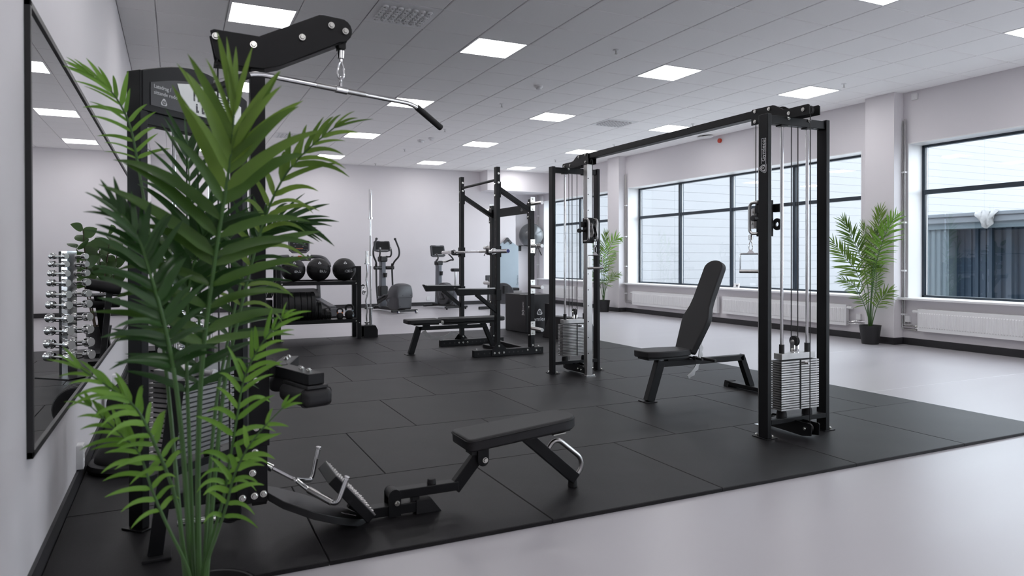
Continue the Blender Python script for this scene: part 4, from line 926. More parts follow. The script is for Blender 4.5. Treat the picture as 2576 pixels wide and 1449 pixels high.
# V row grip lying on the tongue
rg = thing('row_grip', 'chrome double row grip lying on the black tongue of the machine', 'handle', (0.50, LY, 0.2))
MB().tube(rtube([(0.345, LY+0.01, 0.322), (0.37, LY, 0.308)], 0.01), 0.016, 12).cyl((0.37, LY, 0.308), (0.455, LY-0.005, 0.252), 0.0075, 10).build('connector', 'chrome', rg)
MB().tube([(0.463+0.014*math.cos(k*math.pi/5), LY+0.014*math.sin(k*math.pi/5), 0.248-0.010*math.cos(k*math.pi/5)) for k in range(10)], 0.0045, 8, True).build('ring', 'chrome', rg)
MB().tube(rtube([(0.470, LY-0.005, 0.244), (0.505, LY-0.03, 0.212), (0.608, LY-0.170, 0.168), (0.648, LY-0.170, 0.272)], 0.03), 0.0105, 12).build('grip_bar', 'chrome', rg)
MB().tube(rtube([(0.470, LY+0.005, 0.244), (0.500, LY+0.05, 0.225), (0.555, LY+0.13, 0.195), (0.585, LY+0.13, 0.335)], 0.03), 0.0105, 12).build('grip_bar', 'chrome', rg)
MB().cyl((0.513, LY-0.041, 0.2085), (0.592, LY-0.149, 0.175), 0.0145, 14).build('knurled_sleeve', 'steel', rg, bevel=0.002)
MB().cyl((0.649, LY-0.170, 0.276), (0.652, LY-0.170, 0.284), 0.0125, 14).cyl((0.5855, LY+0.13, 0.337), (0.587, LY+0.13, 0.346), 0.0125, 14).builds('end_cap', 'chrome', rg, bevel=0.002)

# ------------------------------------------------------------------ storage rack with balls, plates, kettlebells
sr = thing('storage_rack', 'two tier black storage rack carrying wall balls and weight plates', 'rack', (1.88, 10.57, MT))
for x0 in (1.280, 2.425):
    for y0 in (10.375, 10.685):
        MB().box(x0, x0+0.06, y0, y0+0.06, MT+0.006, 1.10).build('post', 'black', sr, bevel=0.004)
        MB().box(x0-0.012, x0+0.085, y0-0.015, y0+0.075, MT, MT+0.006).build('foot_plate', 'black', sr)
    MB().box(x0+0.012, x0+0.048, 10.435, 10.685, 0.84, 0.875).box(x0+0.012, x0+0.048, 10.435, 10.685, 0.27, 0.31).builds('side_rail', 'black', sr)
SH1, SH2 = 0.876, 0.316
for z in (SH1, SH2):
    MB().box(1.342, 2.424, 10.385, 10.74, z-0.005, z).box(1.342, 2.424, 10.385, 10.39, z-0.052, z).box(1.342, 2.424, 10.735, 10.74, z-0.052, z+0.02).build('shelf', 'black', sr, bevel=0.002)
    bolts(sr, [(1.356, 10.385, z-0.03), (2.41, 10.385, z-0.03)], (0, -1, 0), 0.011, 0.009)
bolts(sr, [(1.31, 10.375, 0.26), (2.455, 10.375, 0.26)], (0, -1, 0), 0.009, 0.008)
for x, kg in ((1.537, '6KG'), (1.897, '8KG'), (2.272, '12KG')):
    r = 0.1715; y, z = 10.56, SH1+r+0.0005
    t = thing('medicine_ball', 'black wall ball printed %s on the top shelf' % kg, 'ball', (x, y, SH1), 'wall balls on the rack')
    MB().ball((x, y, z), r, 32, 20).build('shell', 'vinyl', t)
    rot = Matrix.Translation((x, y, z)) @ Matrix.Rotation(math.radians({'6KG': 18, '8KG': 14, '12KG': -10}[kg]), 4, 'Y') @ Matrix.Rotation(math.radians(-8), 4, 'Z')
    seams = MB(rot)
    for zz in (-0.05, 0.075):
        rr = math.sqrt(r*r-zz*zz)+0.0003; seams.tube([(rr*math.cos(k*math.pi/18), rr*math.sin(k*math.pi/18), zz) for k in range(36)], 0.0016, 4, True)
    seams.build('seam', 'rubber', t)
    lace = MB(rot)
    for k in range(15):
        a0 = math.radians(-160+k*140/14)
        for s_ in (-1, 1):
            p = [(r+0.0015)*Vector((math.cos(a0+q*0.09)*math.cos(e), math.sin(a0+q*0.09)*math.cos(e), math.sin(e))) for q, e in ((0, 0.06-s_*0.075), (1, 0.06+s_*0.075))]
            lace.tube(p, 0.0045, 5)
    lace.build('lacing', 'rubber', t)
    # prints follow the sphere: small decals tangent to it, facing the viewer
    vd = Vector((-x, -y, 0)).normalized()
    def sph(az, el):
        b = math.atan2(vd.y, vd.x)+az
        n = Vector((math.cos(b)*math.cos(el), math.sin(b)*math.cos(el), math.sin(el))); u = Vector((-math.sin(b), math.cos(b), 0)); return Vector((x, y, z))+n*(r+0.0012), u, n.cross(u)
    o_, u_, v_ = sph(0.12, 0.60); emblem(o_, u_, v_, 0.034, t, 'decal', 'vinyl')
    o_, u_, v_ = sph(0.40, -0.14); 
    ob_ = text('weight_print', kg, 0.058, o_, u_, v_, 'decal', t)
    ctr = Vector((x, y, z))-wloc(t)
    for q in ob_.data.vertices:
        d_ = q.co-ctr; q.co = ctr+d_.normalized()*(r+0.0006)
# bumper plates on the lower tray, standing on edge
xs = 1.362
pspec = [(0.086, 0.205), (0.081, 0.205), (0.090, 0.205), (0.086, 0.205), (0.060, 0.204), (0.064, 0.206), (0.040, 0.133), (0.058, 0.133), (0.046, 0.080), (0.030, 0.080), (0.022, 0.066), (0.022, 0.060), (0.030, 0.056)]
ORD = ['first', 'second', 'third', 'fourth', 'fifth', 'sixth']
for k, (wd, r) in enumerate(pspec):
    big = r > 0.18; mid = 0.1 < r < 0.18
    lab = ('large black bumper plate, %s from the left end of the lower tray' % ORD[k]) if big else ('medium black bumper plate, %s of the two beside the large plates' % ORD[k-6]) if mid else ('small black weight plate, %s of the small ones before the kettlebells' % ORD[k-8])
    zc = SH2+r+0.0005; y = 10.56
    t = thing('weight_plate', lab, 'weight plate', (xs+wd/2, y, SH2), 'weight plates on the lower tray')
    e = min(0.008, wd*0.2)
    MB().lathe([(0.03, 0.004), (r*0.72, 0.004), (r*0.78, 0.0), (r-e, 0.0), (r, e), (r, wd-0.002-e), (r-e, wd-0.002), (r*0.78, wd-0.002), (r*0.72, wd-0.006), (0.03, wd-0.006)], (xs, y, zc), 40, (1, 0, 0)).build('disc', 'rubber', t)
    MB().ring((xs+0.001, y, zc), (xs+wd-0.003, y, zc), 0.035, 0.0255, 20).build('hub', 'steel', t)
    xs += wd
for x, s, ring, lab in ((2.195, 0.84, 'orange', 'smaller kettlebell with a red band at the end of the lower tray'), (2.335, 1.12, 'foam', 'larger kettlebell with a pale blue band at the end of the lower tray')):
    y = 10.50; t = thing('kettlebell', lab, 'kettlebell', (x, y, SH2), 'kettlebells on the lower tray')
    R = 0.062*s
    MB().lathe([(R*0.62, 0), (R*0.85, 0.012*s), (R, 0.052*s), (R*0.92, 0.080*s), (R*0.62, 0.102*s), (R*0.3, 0.110*s)], (x, y, SH2+0.0005), 28).build('body', 'rubber', t)
    zt = SH2+0.09*s
    MB().tube(rtube([(x-0.035*s, y, zt), (x-0.052*s, y, zt+0.055*s), (x-0.03*s, y, zt+0.088*s), (x+0.03*s, y, zt+0.088*s), (x+0.052*s, y, zt+0.055*s), (x+0.035*s, y, zt)], 0.03*s), 0.0145*s, 12).build('handle', 'rubber', t)
    MB().tube([(x-0.036*s, y, zt+0.006), (x-0.043*s, y, zt+0.026*s)], 0.0152*s, 12).tube([(x+0.036*s, y, zt+0.006), (x+0.043*s, y, zt+0.026*s)], 0.0152*s, 12).builds('colour_band', ring, t)
    if s > 1: MB().cyl((x+0.045, y-0.045, SH2+0.05), (x+0.0475, y-0.0475, SH2+0.05), 0.022, 18).build('weight_badge', 'foam', t)
# clips on a hook at the right end of the rack
for k, (y, z) in enumerate(((10.42, 0.80), (10.46, 0.755), (10.40, 0.70))):
    t = thing('bar_clip', ['upper chrome bar clip hooked on the right end of the storage rack', 'middle bar clip hooked on the right end of the storage rack', 'lowest black bar clip on the right end of the storage rack'][k], 'clip', (2.52, y, z), 'bar clips on the rack end')
    MB().tube([(2.525+0.02*math.cos(q*0.55)*(1 if k < 2 else 0.8), y+0.004*q-0.04, z+0.026*math.sin(q*0.55)) for q in range(20)], 0.0038, 6).build('coil', 'chrome' if k < 2 else 'blackp', t)
    MB().tube([(2.53, y+0.03, z), (2.57, y+0.035, z+0.02)], 0.005, 6).build('lever', 'chrome' if k < 2 else 'blackp', t)
MB().box(2.485, 2.56, 10.40, 10.41, 0.80, 0.815).build('hook', 'black', sr)
# vertical bar holder with two bars
bh = thing('bar_holder', 'black vertical bar holder on the mat beside the storage rack', 'stand', (2.65, 10.55, MT))
MB().prism([(2.545, MT), (2.757, MT), (2.757, 0.13), (2.722, 0.20), (2.545, 0.20)], (0, 10.46, 0), (1, 0, 0), (0, 0, 1), (0, 0.012, 0)).prism([(2.545, MT), (2.757, MT), (2.757, 0.13), (2.722, 0.20), (2.545, 0.20)], (0, 10.62, 0), (1, 0, 0), (0, 0, 1), (0, 0.012, 0)).builds('side_plate', 'black', bh, bevel=0.002)
MB().box(2.515, 2.72, 10.445, 10.64, 0.192, 0.20).box(2.55, 2.75, 10.47, 10.62, MT, MT+0.008).builds('top_plate', 'black', bh, bevel=0.002)
for x in (2.604, 2.664): MB().ring((x, 10.53, MT+0.008), (x, 10.53, 0.205), 0.036, 0.029, 20).build('tube', 'black', bh)
vb = thing('standing_barbell', 'long chrome barbell standing upright in the holder beside the storage rack', 'barbell', (2.664, 10.53, MT))
MB().cyl((2.664, 10.53, 0.44), (2.664, 10.53, 1.84), 0.0142, 16).build('shaft', 'chrome', vb)
for a, b in ((0.03, 0.445), (1.835, 2.262)): MB().cyl((2.664, 10.53, a), (2.664, 10.53, b), 0.0255, 20).build('sleeve', 'chrome', vb, bevel=0.002)
MB().cyl((2.664, 10.53, 0.44), (2.664, 10.53, 0.472), 0.039, 20).cyl((2.664, 10.53, 1.805), (2.664, 10.53, 1.838), 0.039, 20).builds('collar', 'chrome', vb, bevel=0.003)
MB().cyl((2.664, 10.53, 0.75), (2.664, 10.53, 1.10), 0.0148, 16).cyl((2.664, 10.53, 1.25), (2.664, 10.53, 1.56), 0.0148, 16).builds('knurled_section', 'steel', vb)
ez = thing('curl_bar', 'short zigzag chrome curl bar standing in the holder', 'barbell', (2.60, 10.53, MT))
zz = [(2.604, 0.22), (2.600, 0.36), (2.612, 0.44), (2.588, 0.58), (2.618, 0.68), (2.618, 0.76), (2.596, 0.90), (2.618, 1.0), (2.606, 1.10), (2.607, 1.16)]
MB().tube(rtube([(a, 10.53, b) for a, b in zz], 0.03), 0.0125, 12).build('shaft', 'chrome', ez)
MB().cyl((2.607, 10.53, 1.13), (2.607, 10.53, 1.325), 0.0255, 18).cyl((2.604, 10.53, 0.03), (2.604, 10.53, 0.25), 0.0255, 18).builds('sleeve', 'chrome', ez, bevel=0.002)
MB().cyl((2.607, 10.53, 1.125), (2.607, 10.53, 1.145), 0.037, 18).cyl((2.604, 10.53, 0.235), (2.604, 10.53, 0.255), 0.037, 18).builds('collar', 'chrome', ez, bevel=0.002)
# left end of the rack: wire shelf with three bottles, coiled straps, tall foam roller
ws = MB().box(1.10, 1.275, 10.56, 10.72, 0.822, 0.828)
for k in range(5): ws.cyl((1.10+0.04*k, 10.56, 0.85), (1.10+0.04*k, 10.72, 0.85), 0.002, 5)
ws.cyl((1.10, 10.56, 0.85), (1.275, 10.56, 0.85), 0.003, 6).cyl((1.10, 10.56, 0.825), (1.10, 10.56, 0.85), 0.003, 6)
ws.build('wire_shelf', 'black', sr)
for k in range(3):
    x = 1.168+0.04*k; y = 10.60
    t = thing('bottle', 'small dark bottle with green cap, %s of three on the rack end shelf' % ['left', 'middle', 'right'][k], 'bottle', (x, y, 0.829), 'green capped bottles')
    MB().lathe([(0.016, 0), (0.018, 0.004), (0.018, 0.055), (0.015, 0.062)], (x, y, 0.829), 16).build('body', 'blackp', t)
    MB().lathe([(0.0185, 0.060), (0.0185, 0.103), (0.016, 0.106)], (x, y, 0.829), 16).build('cap', 'green', t)
t = thing('resistance_bands', 'bundle of black rubber bands hanging at the left end of the storage rack', 'bands', (1.19, 10.62, 0.6))
for k in range(4): MB().tube(rtube([(1.14+0.025*k, 10.60, 0.818), (1.15+0.025*k, 10.585, 0.70), (1.17+0.02*k, 10.59, 0.64), (1.20+0.02*k, 10.60, 0.70), (1.20+0.02*k, 10.61, 0.818)], 0.04), 0.009, 8).build('band', 'rubber', t)
MB().tube(rtube([(1.14, 10.56, 0.79), (1.05, 10.55, 0.77), (1.02, 10.55, 0.68), (1.03, 10.55, 0.58)], 0.06), 0.008, 8).build('strap', 'rubber', t)
fr = MB().lathe([(0.048, 0), (0.054, 0.005), (0.054, 0.585), (0.048, 0.592)], (1.215, 10.72, MT), 24).build('foam_roller', 'rubber')
tag(fr, 'tall black foam roller standing on the mat left of the storage rack', 'roller')
# ------------------------------------------------------------------ plyo boxes
T = Tz(5.009, 9.944, 0, 5.0)
pbx = thing('plyo_box', 'big black soft plyo box marked 30 inch behind the half rack', 'box', (5.009, 9.944, MT), 'soft plyo boxes')
MB(T).box(0, 0.47, 0, 0.66, MT, 0.632).build('box_body', 'vinyl', pbx, bevel=0.012, seg=3)
def td(v): return T.to_3x3() @ Vector(v)
text('size_print', '30', 0.10, T @ Vector((-0.001, 0.085, 0.34)), td((0, 0, 1)), td((0, 1, 0)), 'decal', pbx)
text('size_print', 'INCH', 0.05, T @ Vector((-0.001, 0.085, 0.455)), td((0, 0, 1)), td((0, 1, 0)), 'decal', pbx)
text('size_print', '30 INCH', 0.07, T @ Vector((0.10, 0.13, 0.633)), td((1, 0, 0)), td((0, 1, 0)), 'decal', pbx)
emblem(T @ Vector((0.255, -0.001, 0.345)), td((1, 0, 0)), (0, 0, 1), 0.080, pbx, 'decal', 'vinyl')
text('wordmark', 'Gymleco', 0.095, T @ Vector((0.255, -0.001, 0.235)), td((1, 0, 0)), (0, 0, 1), 'decal', pbx)
t = tag(MB().box(5.275, 5.365, 9.62, 9.82, MT, 0.50).build('plyo_box', 'vinyl', bevel=0.01, seg=3), 'narrow dark plyo block beside the big plyo box, behind the far tower post', 'box', 'soft plyo boxes')
ax, bx = Vector((0.27, -0.963, 0)), Vector((0.963, 0.27, 0)); A = Vector((4.985, 9.36, 0))
def q(a, b, z): return A+ax*a+bx*b+Vector((0, 0, z))
L, Wd, Hh = 0.92, 0.235, 0.345
vs = [q(0, 0, MT), q(L, 0, MT), q(L, Wd, MT), q(0, Wd, MT), q(0.11, 0.03, Hh), q(L-0.11, 0.03, Hh), q(L-0.11, Wd-0.03, Hh), q(0.11, Wd-0.03, Hh)]
wb = thing('plyo_box', 'low dark wedge sided plyo box behind the far cable tower at the mat edge', 'box', q(L/2, Wd/2, MT), 'soft plyo boxes')
MB().add(vs, [(3, 2, 1, 0), (4, 5, 6, 7), (0, 1, 5, 4), (1, 2, 6, 5), (2, 3, 7, 6), (3, 0, 4, 7)]).build('box_body', 'vinyl', wb, bevel=0.010, seg=3)
n_ = (vs[2]-vs[1]).cross(vs[5]-vs[1]).normalized(); u_ = (vs[2]-vs[1]).normalized(); v_ = n_.cross(u_)
emblem((vs[1]+vs[2]+vs[5]+vs[6])*0.25+n_*0.001-Vector((0, 0, 0.03))-n_*0.0, u_, v_, 0.05, wb, 'decal', 'vinyl')

# ------------------------------------------------------------------ cardio machines at the back wall
tm = thing('treadmill', 'black treadmill at the back wall behind the storage rack', 'treadmill', (2.52, 15.4, 0))
x = 2.52
MB().prism([(14.42, 0.05), (14.42, 0.17), (14.55, 0.21), (16.35, 0.30), (16.75, 0.30), (16.75, 0.04), (16.0, 0.03)], (x-0.42, 0, 0), (0, 1, 0), (0, 0, 1), (0.84, 0, 0)).build('deck', 'blackp', tm, bevel=0.02)
MB().prism([(14.50, 0.202), (16.0, 0.288), (16.0, 0.293), (14.50, 0.207)], (x-0.27, 0, 0), (0, 1, 0), (0, 0, 1), (0.54, 0, 0)).build('belt', 'rubber', tm)
for s in (-1, 1):
    MB().prism([(14.44, 0.195), (14.44, 0.245), (16.1, 0.335), (16.1, 0.29)], (x+s*0.355-0.07, 0, 0), (0, 1, 0), (0, 0, 1), (0.14, 0, 0)).build('side_rail', 'dgrey', tm, bevel=0.012)
    MB().cb((x+s*0.37, 14.43, 0.12), (0.14, 0.10, 0.17)).build('end_cap', 'dgrey', tm, bevel=0.02)
    MB().beam((x+s*0.41, 16.25, 0.25), (x+s*0.40, 16.45, 1.20), 0.075, 0.11, (0, 1, 0)).build('upright', 'dgrey', tm, bevel=0.02)
    MB().tube(rtube([(x+s*0.25, 16.35, 1.26), (x+s*0.42, 16.25, 1.255), (x+s*0.50, 16.0, 1.21), (x+s*0.53, 15.75, 1.10), (x+s*0.53, 15.70, 1.04)], 0.12), 0.045, 12).build('handrail', 'dgrey', tm)
    MB().cyl((x+s*0.17, 16.28, 1.28), (x+s*0.19, 16.18, 1.30), 0.026, 14).build('heart_rate_grip', 'steel', tm)
MB().prism([(16.05, 0.27), (16.05, 0.40), (16.25, 0.53), (16.72, 0.53), (16.75, 0.27)], (x-0.40, 0, 0), (0, 1, 0), (0, 0, 1), (0.80, 0, 0)).build('motor_hood', 'blackp', tm, bevel=0.04, seg=3)
MB().cb((x, 16.40, 1.21), (0.50, 0.20, 0.10)).build('console_base', 'dgrey', tm, bevel=0.03, seg=3)
MB().cb((x-0.01, 16.27, 1.265), (0.08, 0.04, 0.03)).build('stop_button', 'red', tm, bevel=0.008)
TT = Matrix.Translation((x-0.005, 16.40, 1.47)) @ Matrix.Rotation(math.radians(-14), 4, 'X')
MB(TT).prism([(-0.235, 0.135), (-0.22, 0.15), (0.22, 0.15), (0.235, 0.135), (0.225, -0.07), (0.15, -0.135), (-0.15, -0.135), (-0.225, -0.07)], (0, 0.03, 0), (1, 0, 0), (0, 0, 1), (0, -0.06, 0)).build('console', 'dgrey', tm, bevel=0.012)
MB(TT).prism([(-0.20, 0.125), (0.20, 0.125), (0.195, -0.05), (0.14, -0.105), (-0.14, -0.105), (-0.195, -0.05)], (0, -0.0305, 0), (1, 0, 0), (0, 0, 1), (0, -0.002, 0)).build('console_face', 'screen', tm)
ic = MB(TT)
for a in (-0.13, -0.06, 0.03, 0.10): ic.box(a, a+0.045, -0.034, -0.0325, 0.070, 0.082).box(a+0.01, a+0.03, -0.034, -0.0325, 0.090, 0.094)
for a in (-0.10, 0.07): ic.box(a, a+0.03, -0.034, -0.0325, 0.012, 0.024)
for a in range(9): ic.box(-0.18+a*0.042, -0.165+a*0.042, -0.034, -0.0325, -0.062, -0.052)
ic.build('console_buttons', 'lgrey', tm)
MB(TT).box(-0.08, 0.08, -0.034, -0.0325, -0.042, -0.036).build('console_stripe', 'orange', tm)

el = thing('elliptical_trainer', 'grey black elliptical trainer at the back wall right of the standing barbell', 'cross trainer', (4.55, 15.3, 0))
TE = Tz(4.545, 14.93, 0, 11.0)
def loft(mb, secs):
    n = len(secs[0]); vs = [p for q in secs for p in q]; m = len(secs)
    fs = [(a*n+k, a*n+(k+1) % n, (a+1)*n+(k+1) % n, (a+1)*n+k) for a in range(m-1) for k in range(n)]
    return mb.add(vs, fs+[tuple(range(n-1, -1, -1)), tuple(range((m-1)*n, m*n))])
ol = [(0.165, 0.10), (0.175, 0.20), (0.185, 0.335), (0.205, 0.365), (0.202, 0.45), (0.188, 0.55), (0.165, 0.615), (0.12, 0.64), (0.06, 0.65)]
ol = ol+[(-a, b) for a, b in reversed(ol)]
secs = []
for yv, kx, zt, zb in ((0.0, 0.86, 0.93, 0.13), (0.015, 0.95, 0.975, 0.11), (0.06, 1.0, 1.0, 0.09), (0.20, 1.0, 1.02, 0.085), (0.34, 1.0, 0.98, 0.085), (0.46, 0.98, 0.86, 0.10), (0.54, 0.95, 0.70, 0.14), (0.585, 0.88, 0.52, 0.20)):
    secs.append([(a*kx, yv, zb+(b-0.10)*(zt*0.65-zb)/0.55) for a, b in ol])
loft(MB(TE), secs).build('flywheel_housing', 'dgrey', el, bevel=0.004, ang=0.7)
for a, b in ((-0.13, 0.58), (0.13, 0.58), (-0.06, 0.40), (0.14, 0.40), (-0.12, 0.16), (0.13, 0.16)): MB(TE).cyl((a, 0.02, b), (a, -0.004 if b < 0.5 else 0.003, b), 0.009, 10).build('screw', 'blackp', el)
MB(TE).box(-0.168, 0.168, -0.004, 0.01, 0.352, 0.358).build('housing_seam', 'blackp', el)
MB(TE).prism([(0.38, 0.34), (0.46, 0.46), (0.52, 0.40), (0.50, 0.28), (0.42, 0.24)], (-0.186, 0, 0), (0, 1, 0), (0, 0, 1), (0.02, 0, 0)).build('housing_badge', 'lgrey', el)
MB(TE).beam((0, 0.1, 0.075), (0, 1.45, 0.075), 0.12, 0.07).build('base_rail', 'blackp', el, bevel=0.015)
MB(TE).beam((-0.32, 0.03, 0.062), (0.32, 0.03, 0.062), 0.06, 0.05).build('rear_stabilizer', 'blackp', el, bevel=0.012)
MB(TE).beam((-0.30, 1.42, 0.055), (0.30, 1.42, 0.055), 0.06, 0.05).build('front_stabilizer', 'blackp', el, bevel=0.012)
for a in (-0.17, 0.27):
    MB(TE).cyl((a-0.015, -0.01, 0.034), (a+0.015, -0.01, 0.034), 0.033, 18).build('castor', 'blue', el)
    MB(TE).ring((a-0.017, -0.01, 0.034), (a+0.017, -0.01, 0.034), 0.034, 0.02, 18).build('castor_tyre', 'steel', el)
colp = [(-0.085, 0.08), (0.085, 0.08), (0.08, 0.55), (0.065, 0.60), (0.06, 1.10), (0.085, 1.24), (-0.085, 1.24), (-0.06, 1.10), (-0.065, 0.60), (-0.08, 0.55)]
MB(TE).prism(colp, (0, 1.18, 0), (1, 0, 0), (0, 0, 1), (0, -0.14, 0)).build('column', 'lgrey', el, bevel=0.03, seg=3)
MB(TE).cb((0, 1.10, 1.20), (0.19, 0.17, 0.13)).build('column_cap', 'blackp', el, bevel=0.03, seg=3)
MB(TE).cb((0, 1.10, 0.46), (0.20, 0.18, 0.24)).build('column_shroud', 'blackp', el, bevel=0.03, seg=3)
MB(TE).lathe([(0.035, 0), (0.045, 0.10), (0.041, 0.10), (0.035, 0.02)], (0.02, 1.00, 0.78), 16).build('cup_holder', 'blackp', el)
MB(TE).prism([(-0.20, 0.115), (-0.18, 0.135), (0.18, 0.135), (0.20, 0.115), (0.215, -0.10), (0.12, -0.13), (-0.12, -0.13), (-0.215, -0.10)], (0, 1.16, 1.485), (1, 0, 0), (0, 0.2, 0.98), (0, -0.055, 0.01)).build('console', 'dgrey', el, bevel=0.014)
MB(TE).prism([(-0.165, 0.105), (0.165, 0.105), (0.175, -0.075), (-0.175, -0.075)], (0, 1.1035, 1.497), (1, 0, 0), (0, 0.2, 0.98), (0, -0.003, 0)).build('console_screen', 'screen', el)
MB(TE).prism([(-0.06, 0.118), (0.06, 0.118), (0.06, 0.128), (-0.06, 0.128)], (0, 1.1035, 1.497), (1, 0, 0), (0, 0.2, 0.98), (0, -0.003, 0)).prism([(-0.13, -0.095), (0.13, -0.095), (0.13, -0.088), (-0.13, -0.088)], (0, 1.1035, 1.497), (1, 0, 0), (0, 0.2, 0.98), (0, -0.003, 0)).build('console_print', 'decalg', el)
for s in (-1, 1):
    MB(TE).tube(rtube([(s*0.06, 1.05, 1.26), (s*0.14, 0.98, 1.25), (s*0.145, 0.93, 1.33), (s*0.135, 0.96, 1.47)], 0.05), 0.019, 10).build('fixed_handle', 'blackp', el)
    MB(TE).cyl((s*0.1375, 0.952, 1.39), (s*0.135, 0.96, 1.46), 0.0225, 12).build('heart_rate_grip', 'steel', el)
    MB(TE).tube(rtube([(s*0.20, 0.95, 0.22), (s*0.205, 1.0, 0.60), (s*0.20, 1.02, 1.00), (s*0.22, 0.97, 1.13), (s*0.33, 0.90, 1.27), (s*0.33, 0.90, 1.42), (s*0.24, 0.93, 1.66)], 0.09), 0.021, 10).build('swing_arm', 'blackp', el)
    MB(TE).ball(TE.inverted() @ (TE @ Vector((s*0.235, 0.93, 1.665))), 0.03, 14, 8).build('arm_cap', 'blackp', el)
    MB(TE).cyl((s*0.06, 1.06, 1.0), (s*0.25, 1.02, 1.0), 0.042, 16).build('arm_pivot', 'blackp', el, bevel=0.006)
    MB(TE).cyl((s*0.20, 1.02, 0.98), (s*0.205, 1.02, 1.10), 0.036, 14, 0.022).build('arm_socket', 'blackp', el)
    MB(TE).beam((s*0.20, 0.95, 0.20), (s*0.17, 0.35, 0.42 if s < 0 else 0.25), 0.05, 0.06).build('pedal_arm', 'blackp', el, bevel=0.012)
    z_ = 0.36 if s < 0 else 0.27
    MB(TE).beam((s*0.18, 0.92, z_-0.08), (s*0.17, 0.58, z_+0.03), 0.14, 0.035).build('pedal', 'dgrey', el, bevel=0.012)

bk = thing('exercise_bike', 'upright exercise bike at the back wall behind the flat bench', 'exercise bike', (5.95, 16.0, 0))
TB = Tz(6.02, 15.68, 0, 14)
MB(TB).beam((0, -0.05, 0.085), (0, 0.95, 0.085), 0.11, 0.07).build('base_rail', 'blackp', bk, bevel=0.015)
for yv in (-0.02, 0.92): MB(TB).beam((-0.32, yv, 0.055), (0.32, yv, 0.055), 0.06, 0.045).build('stabilizer', 'blackp', bk, bevel=0.012)
for a in (-0.27, 0.27): MB(TB).cyl((a, -0.02, 0), (a, -0.02, 0.035), 0.022, 12).build('foot', 'rubber', bk)
fl = [(0.45+0.30*math.cos(math.radians(k*15)), 0.36+0.27*math.sin(math.radians(k*15))) for k in range(24)]
MB(TB).prism(fl, (-0.09, 0, 0), (0, 1, 0), (0, 0, 1), (0.18, 0, 0)).build('flywheel_housing', 'dgrey', bk, bevel=0.03, seg=3, ang=0.9)
MB(TB).ring((-0.092, 0.45, 0.36), (-0.096, 0.45, 0.36), 0.15, 0.13, 24).build('housing_badge', 'lgrey', bk)
MB(TB).prism([(-0.08, 0.10), (0.08, 0.10), (0.065, 0.62), (0.06, 1.0), (0.08, 1.15), (-0.08, 1.15), (-0.06, 1.0), (-0.065, 0.62)], (0, 0.80, 0), (1, 0, 0), (0, 0, 1), (0, -0.14, 0)).build('column', 'lgrey', bk, bevel=0.03, seg=3)
MB(TB).cb((0, 0.73, 1.10), (0.175, 0.16, 0.11)).build('column_cap', 'blackp', bk, bevel=0.03, seg=3)
MB(TB).lathe([(0.035, 0), (0.043, 0.10), (0.039, 0.10), (0.033, 0.02)], (0.015, 0.63, 0.80), 16).build('cup_holder', 'blackp', bk)
MB(TB).prism([(-0.20, 0.13), (-0.18, 0.15), (0.18, 0.15), (0.20, 0.13), (0.205, -0.12), (0.14, -0.145), (-0.14, -0.145), (-0.205, -0.12)], (0, 0.80, 1.385), (1, 0, 0), (0, 0.2, 0.98), (0, -0.055, 0.01)).build('console', 'dgrey', bk, bevel=0.014)
MB(TB).prism([(-0.165, 0.115), (0.165, 0.115), (0.17, -0.105), (-0.17, -0.105)], (0, 0.7435, 1.397), (1, 0, 0), (0, 0.2, 0.98), (0, -0.003, 0)).build('console_screen', 'screen', bk)
MB(TB).prism([(-0.06, 0.125), (0.06, 0.125), (0.06, 0.135), (-0.06, 0.135)], (0, 0.7435, 1.397), (1, 0, 0), (0, 0.2, 0.98), (0, -0.003, 0)).prism([(-0.12, -0.09), (0.12, -0.09), (0.12, -0.08), (-0.12, -0.08)], (0, 0.741, 1.397), (1, 0, 0), (0, 0.2, 0.98), (0, -0.003, 0)).build('console_print', 'decalg', bk)
for s in (-1, 1):
    MB(TB).tube(rtube([(s*0.05, 0.70, 1.13), (s*0.15, 0.62, 1.13), (s*0.21, 0.50, 1.18), (s*0.24, 0.42, 1.17), (s*0.20, 0.44, 1.24), (s*0.175, 0.56, 1.33)], 0.06), 0.019, 10).build('handlebar', 'blackp', bk)
    MB(TB).cyl((s*0.08, 0.66, 1.135), (s*0.15, 0.61, 1.15), 0.0225, 12).build('heart_rate_grip', 'steel', bk)
    MB(TB).beam((s*0.11, 0.45, 0.36), (s*0.11, 0.45+s*0.12, 0.36+s*0.12), 0.025, 0.03).build('crank', 'blackp', bk)
    MB(TB).cb((s*0.17, 0.45+s*0.12, 0.36+s*0.12), (0.09, 0.10, 0.03)).build('pedal', 'blackp', bk, bevel=0.006)
MB(TB).cyl((0, 0.02, 0.08), (0, 0.02, 0.55), 0.045, 16).build('seat_tube', 'lgrey', bk)
MB(TB).cyl((0, 0.02, 0.55), (0, 0.02, 0.90), 0.024, 16).build('seat_post', 'chrome', bk)
MB(TB).prism([(-0.13, -0.12), (-0.145, -0.05), (-0.11, 0.03), (-0.04, 0.14), (0.04, 0.14), (0.11, 0.03), (0.145, -0.05), (0.13, -0.12), (0.0, -0.135)], (0, 0.02, 0.90), (1, 0, 0), (0, 1, 0), (0, 0, 0.075)).build('saddle', 'vinyl', bk, bevel=0.025, seg=3)

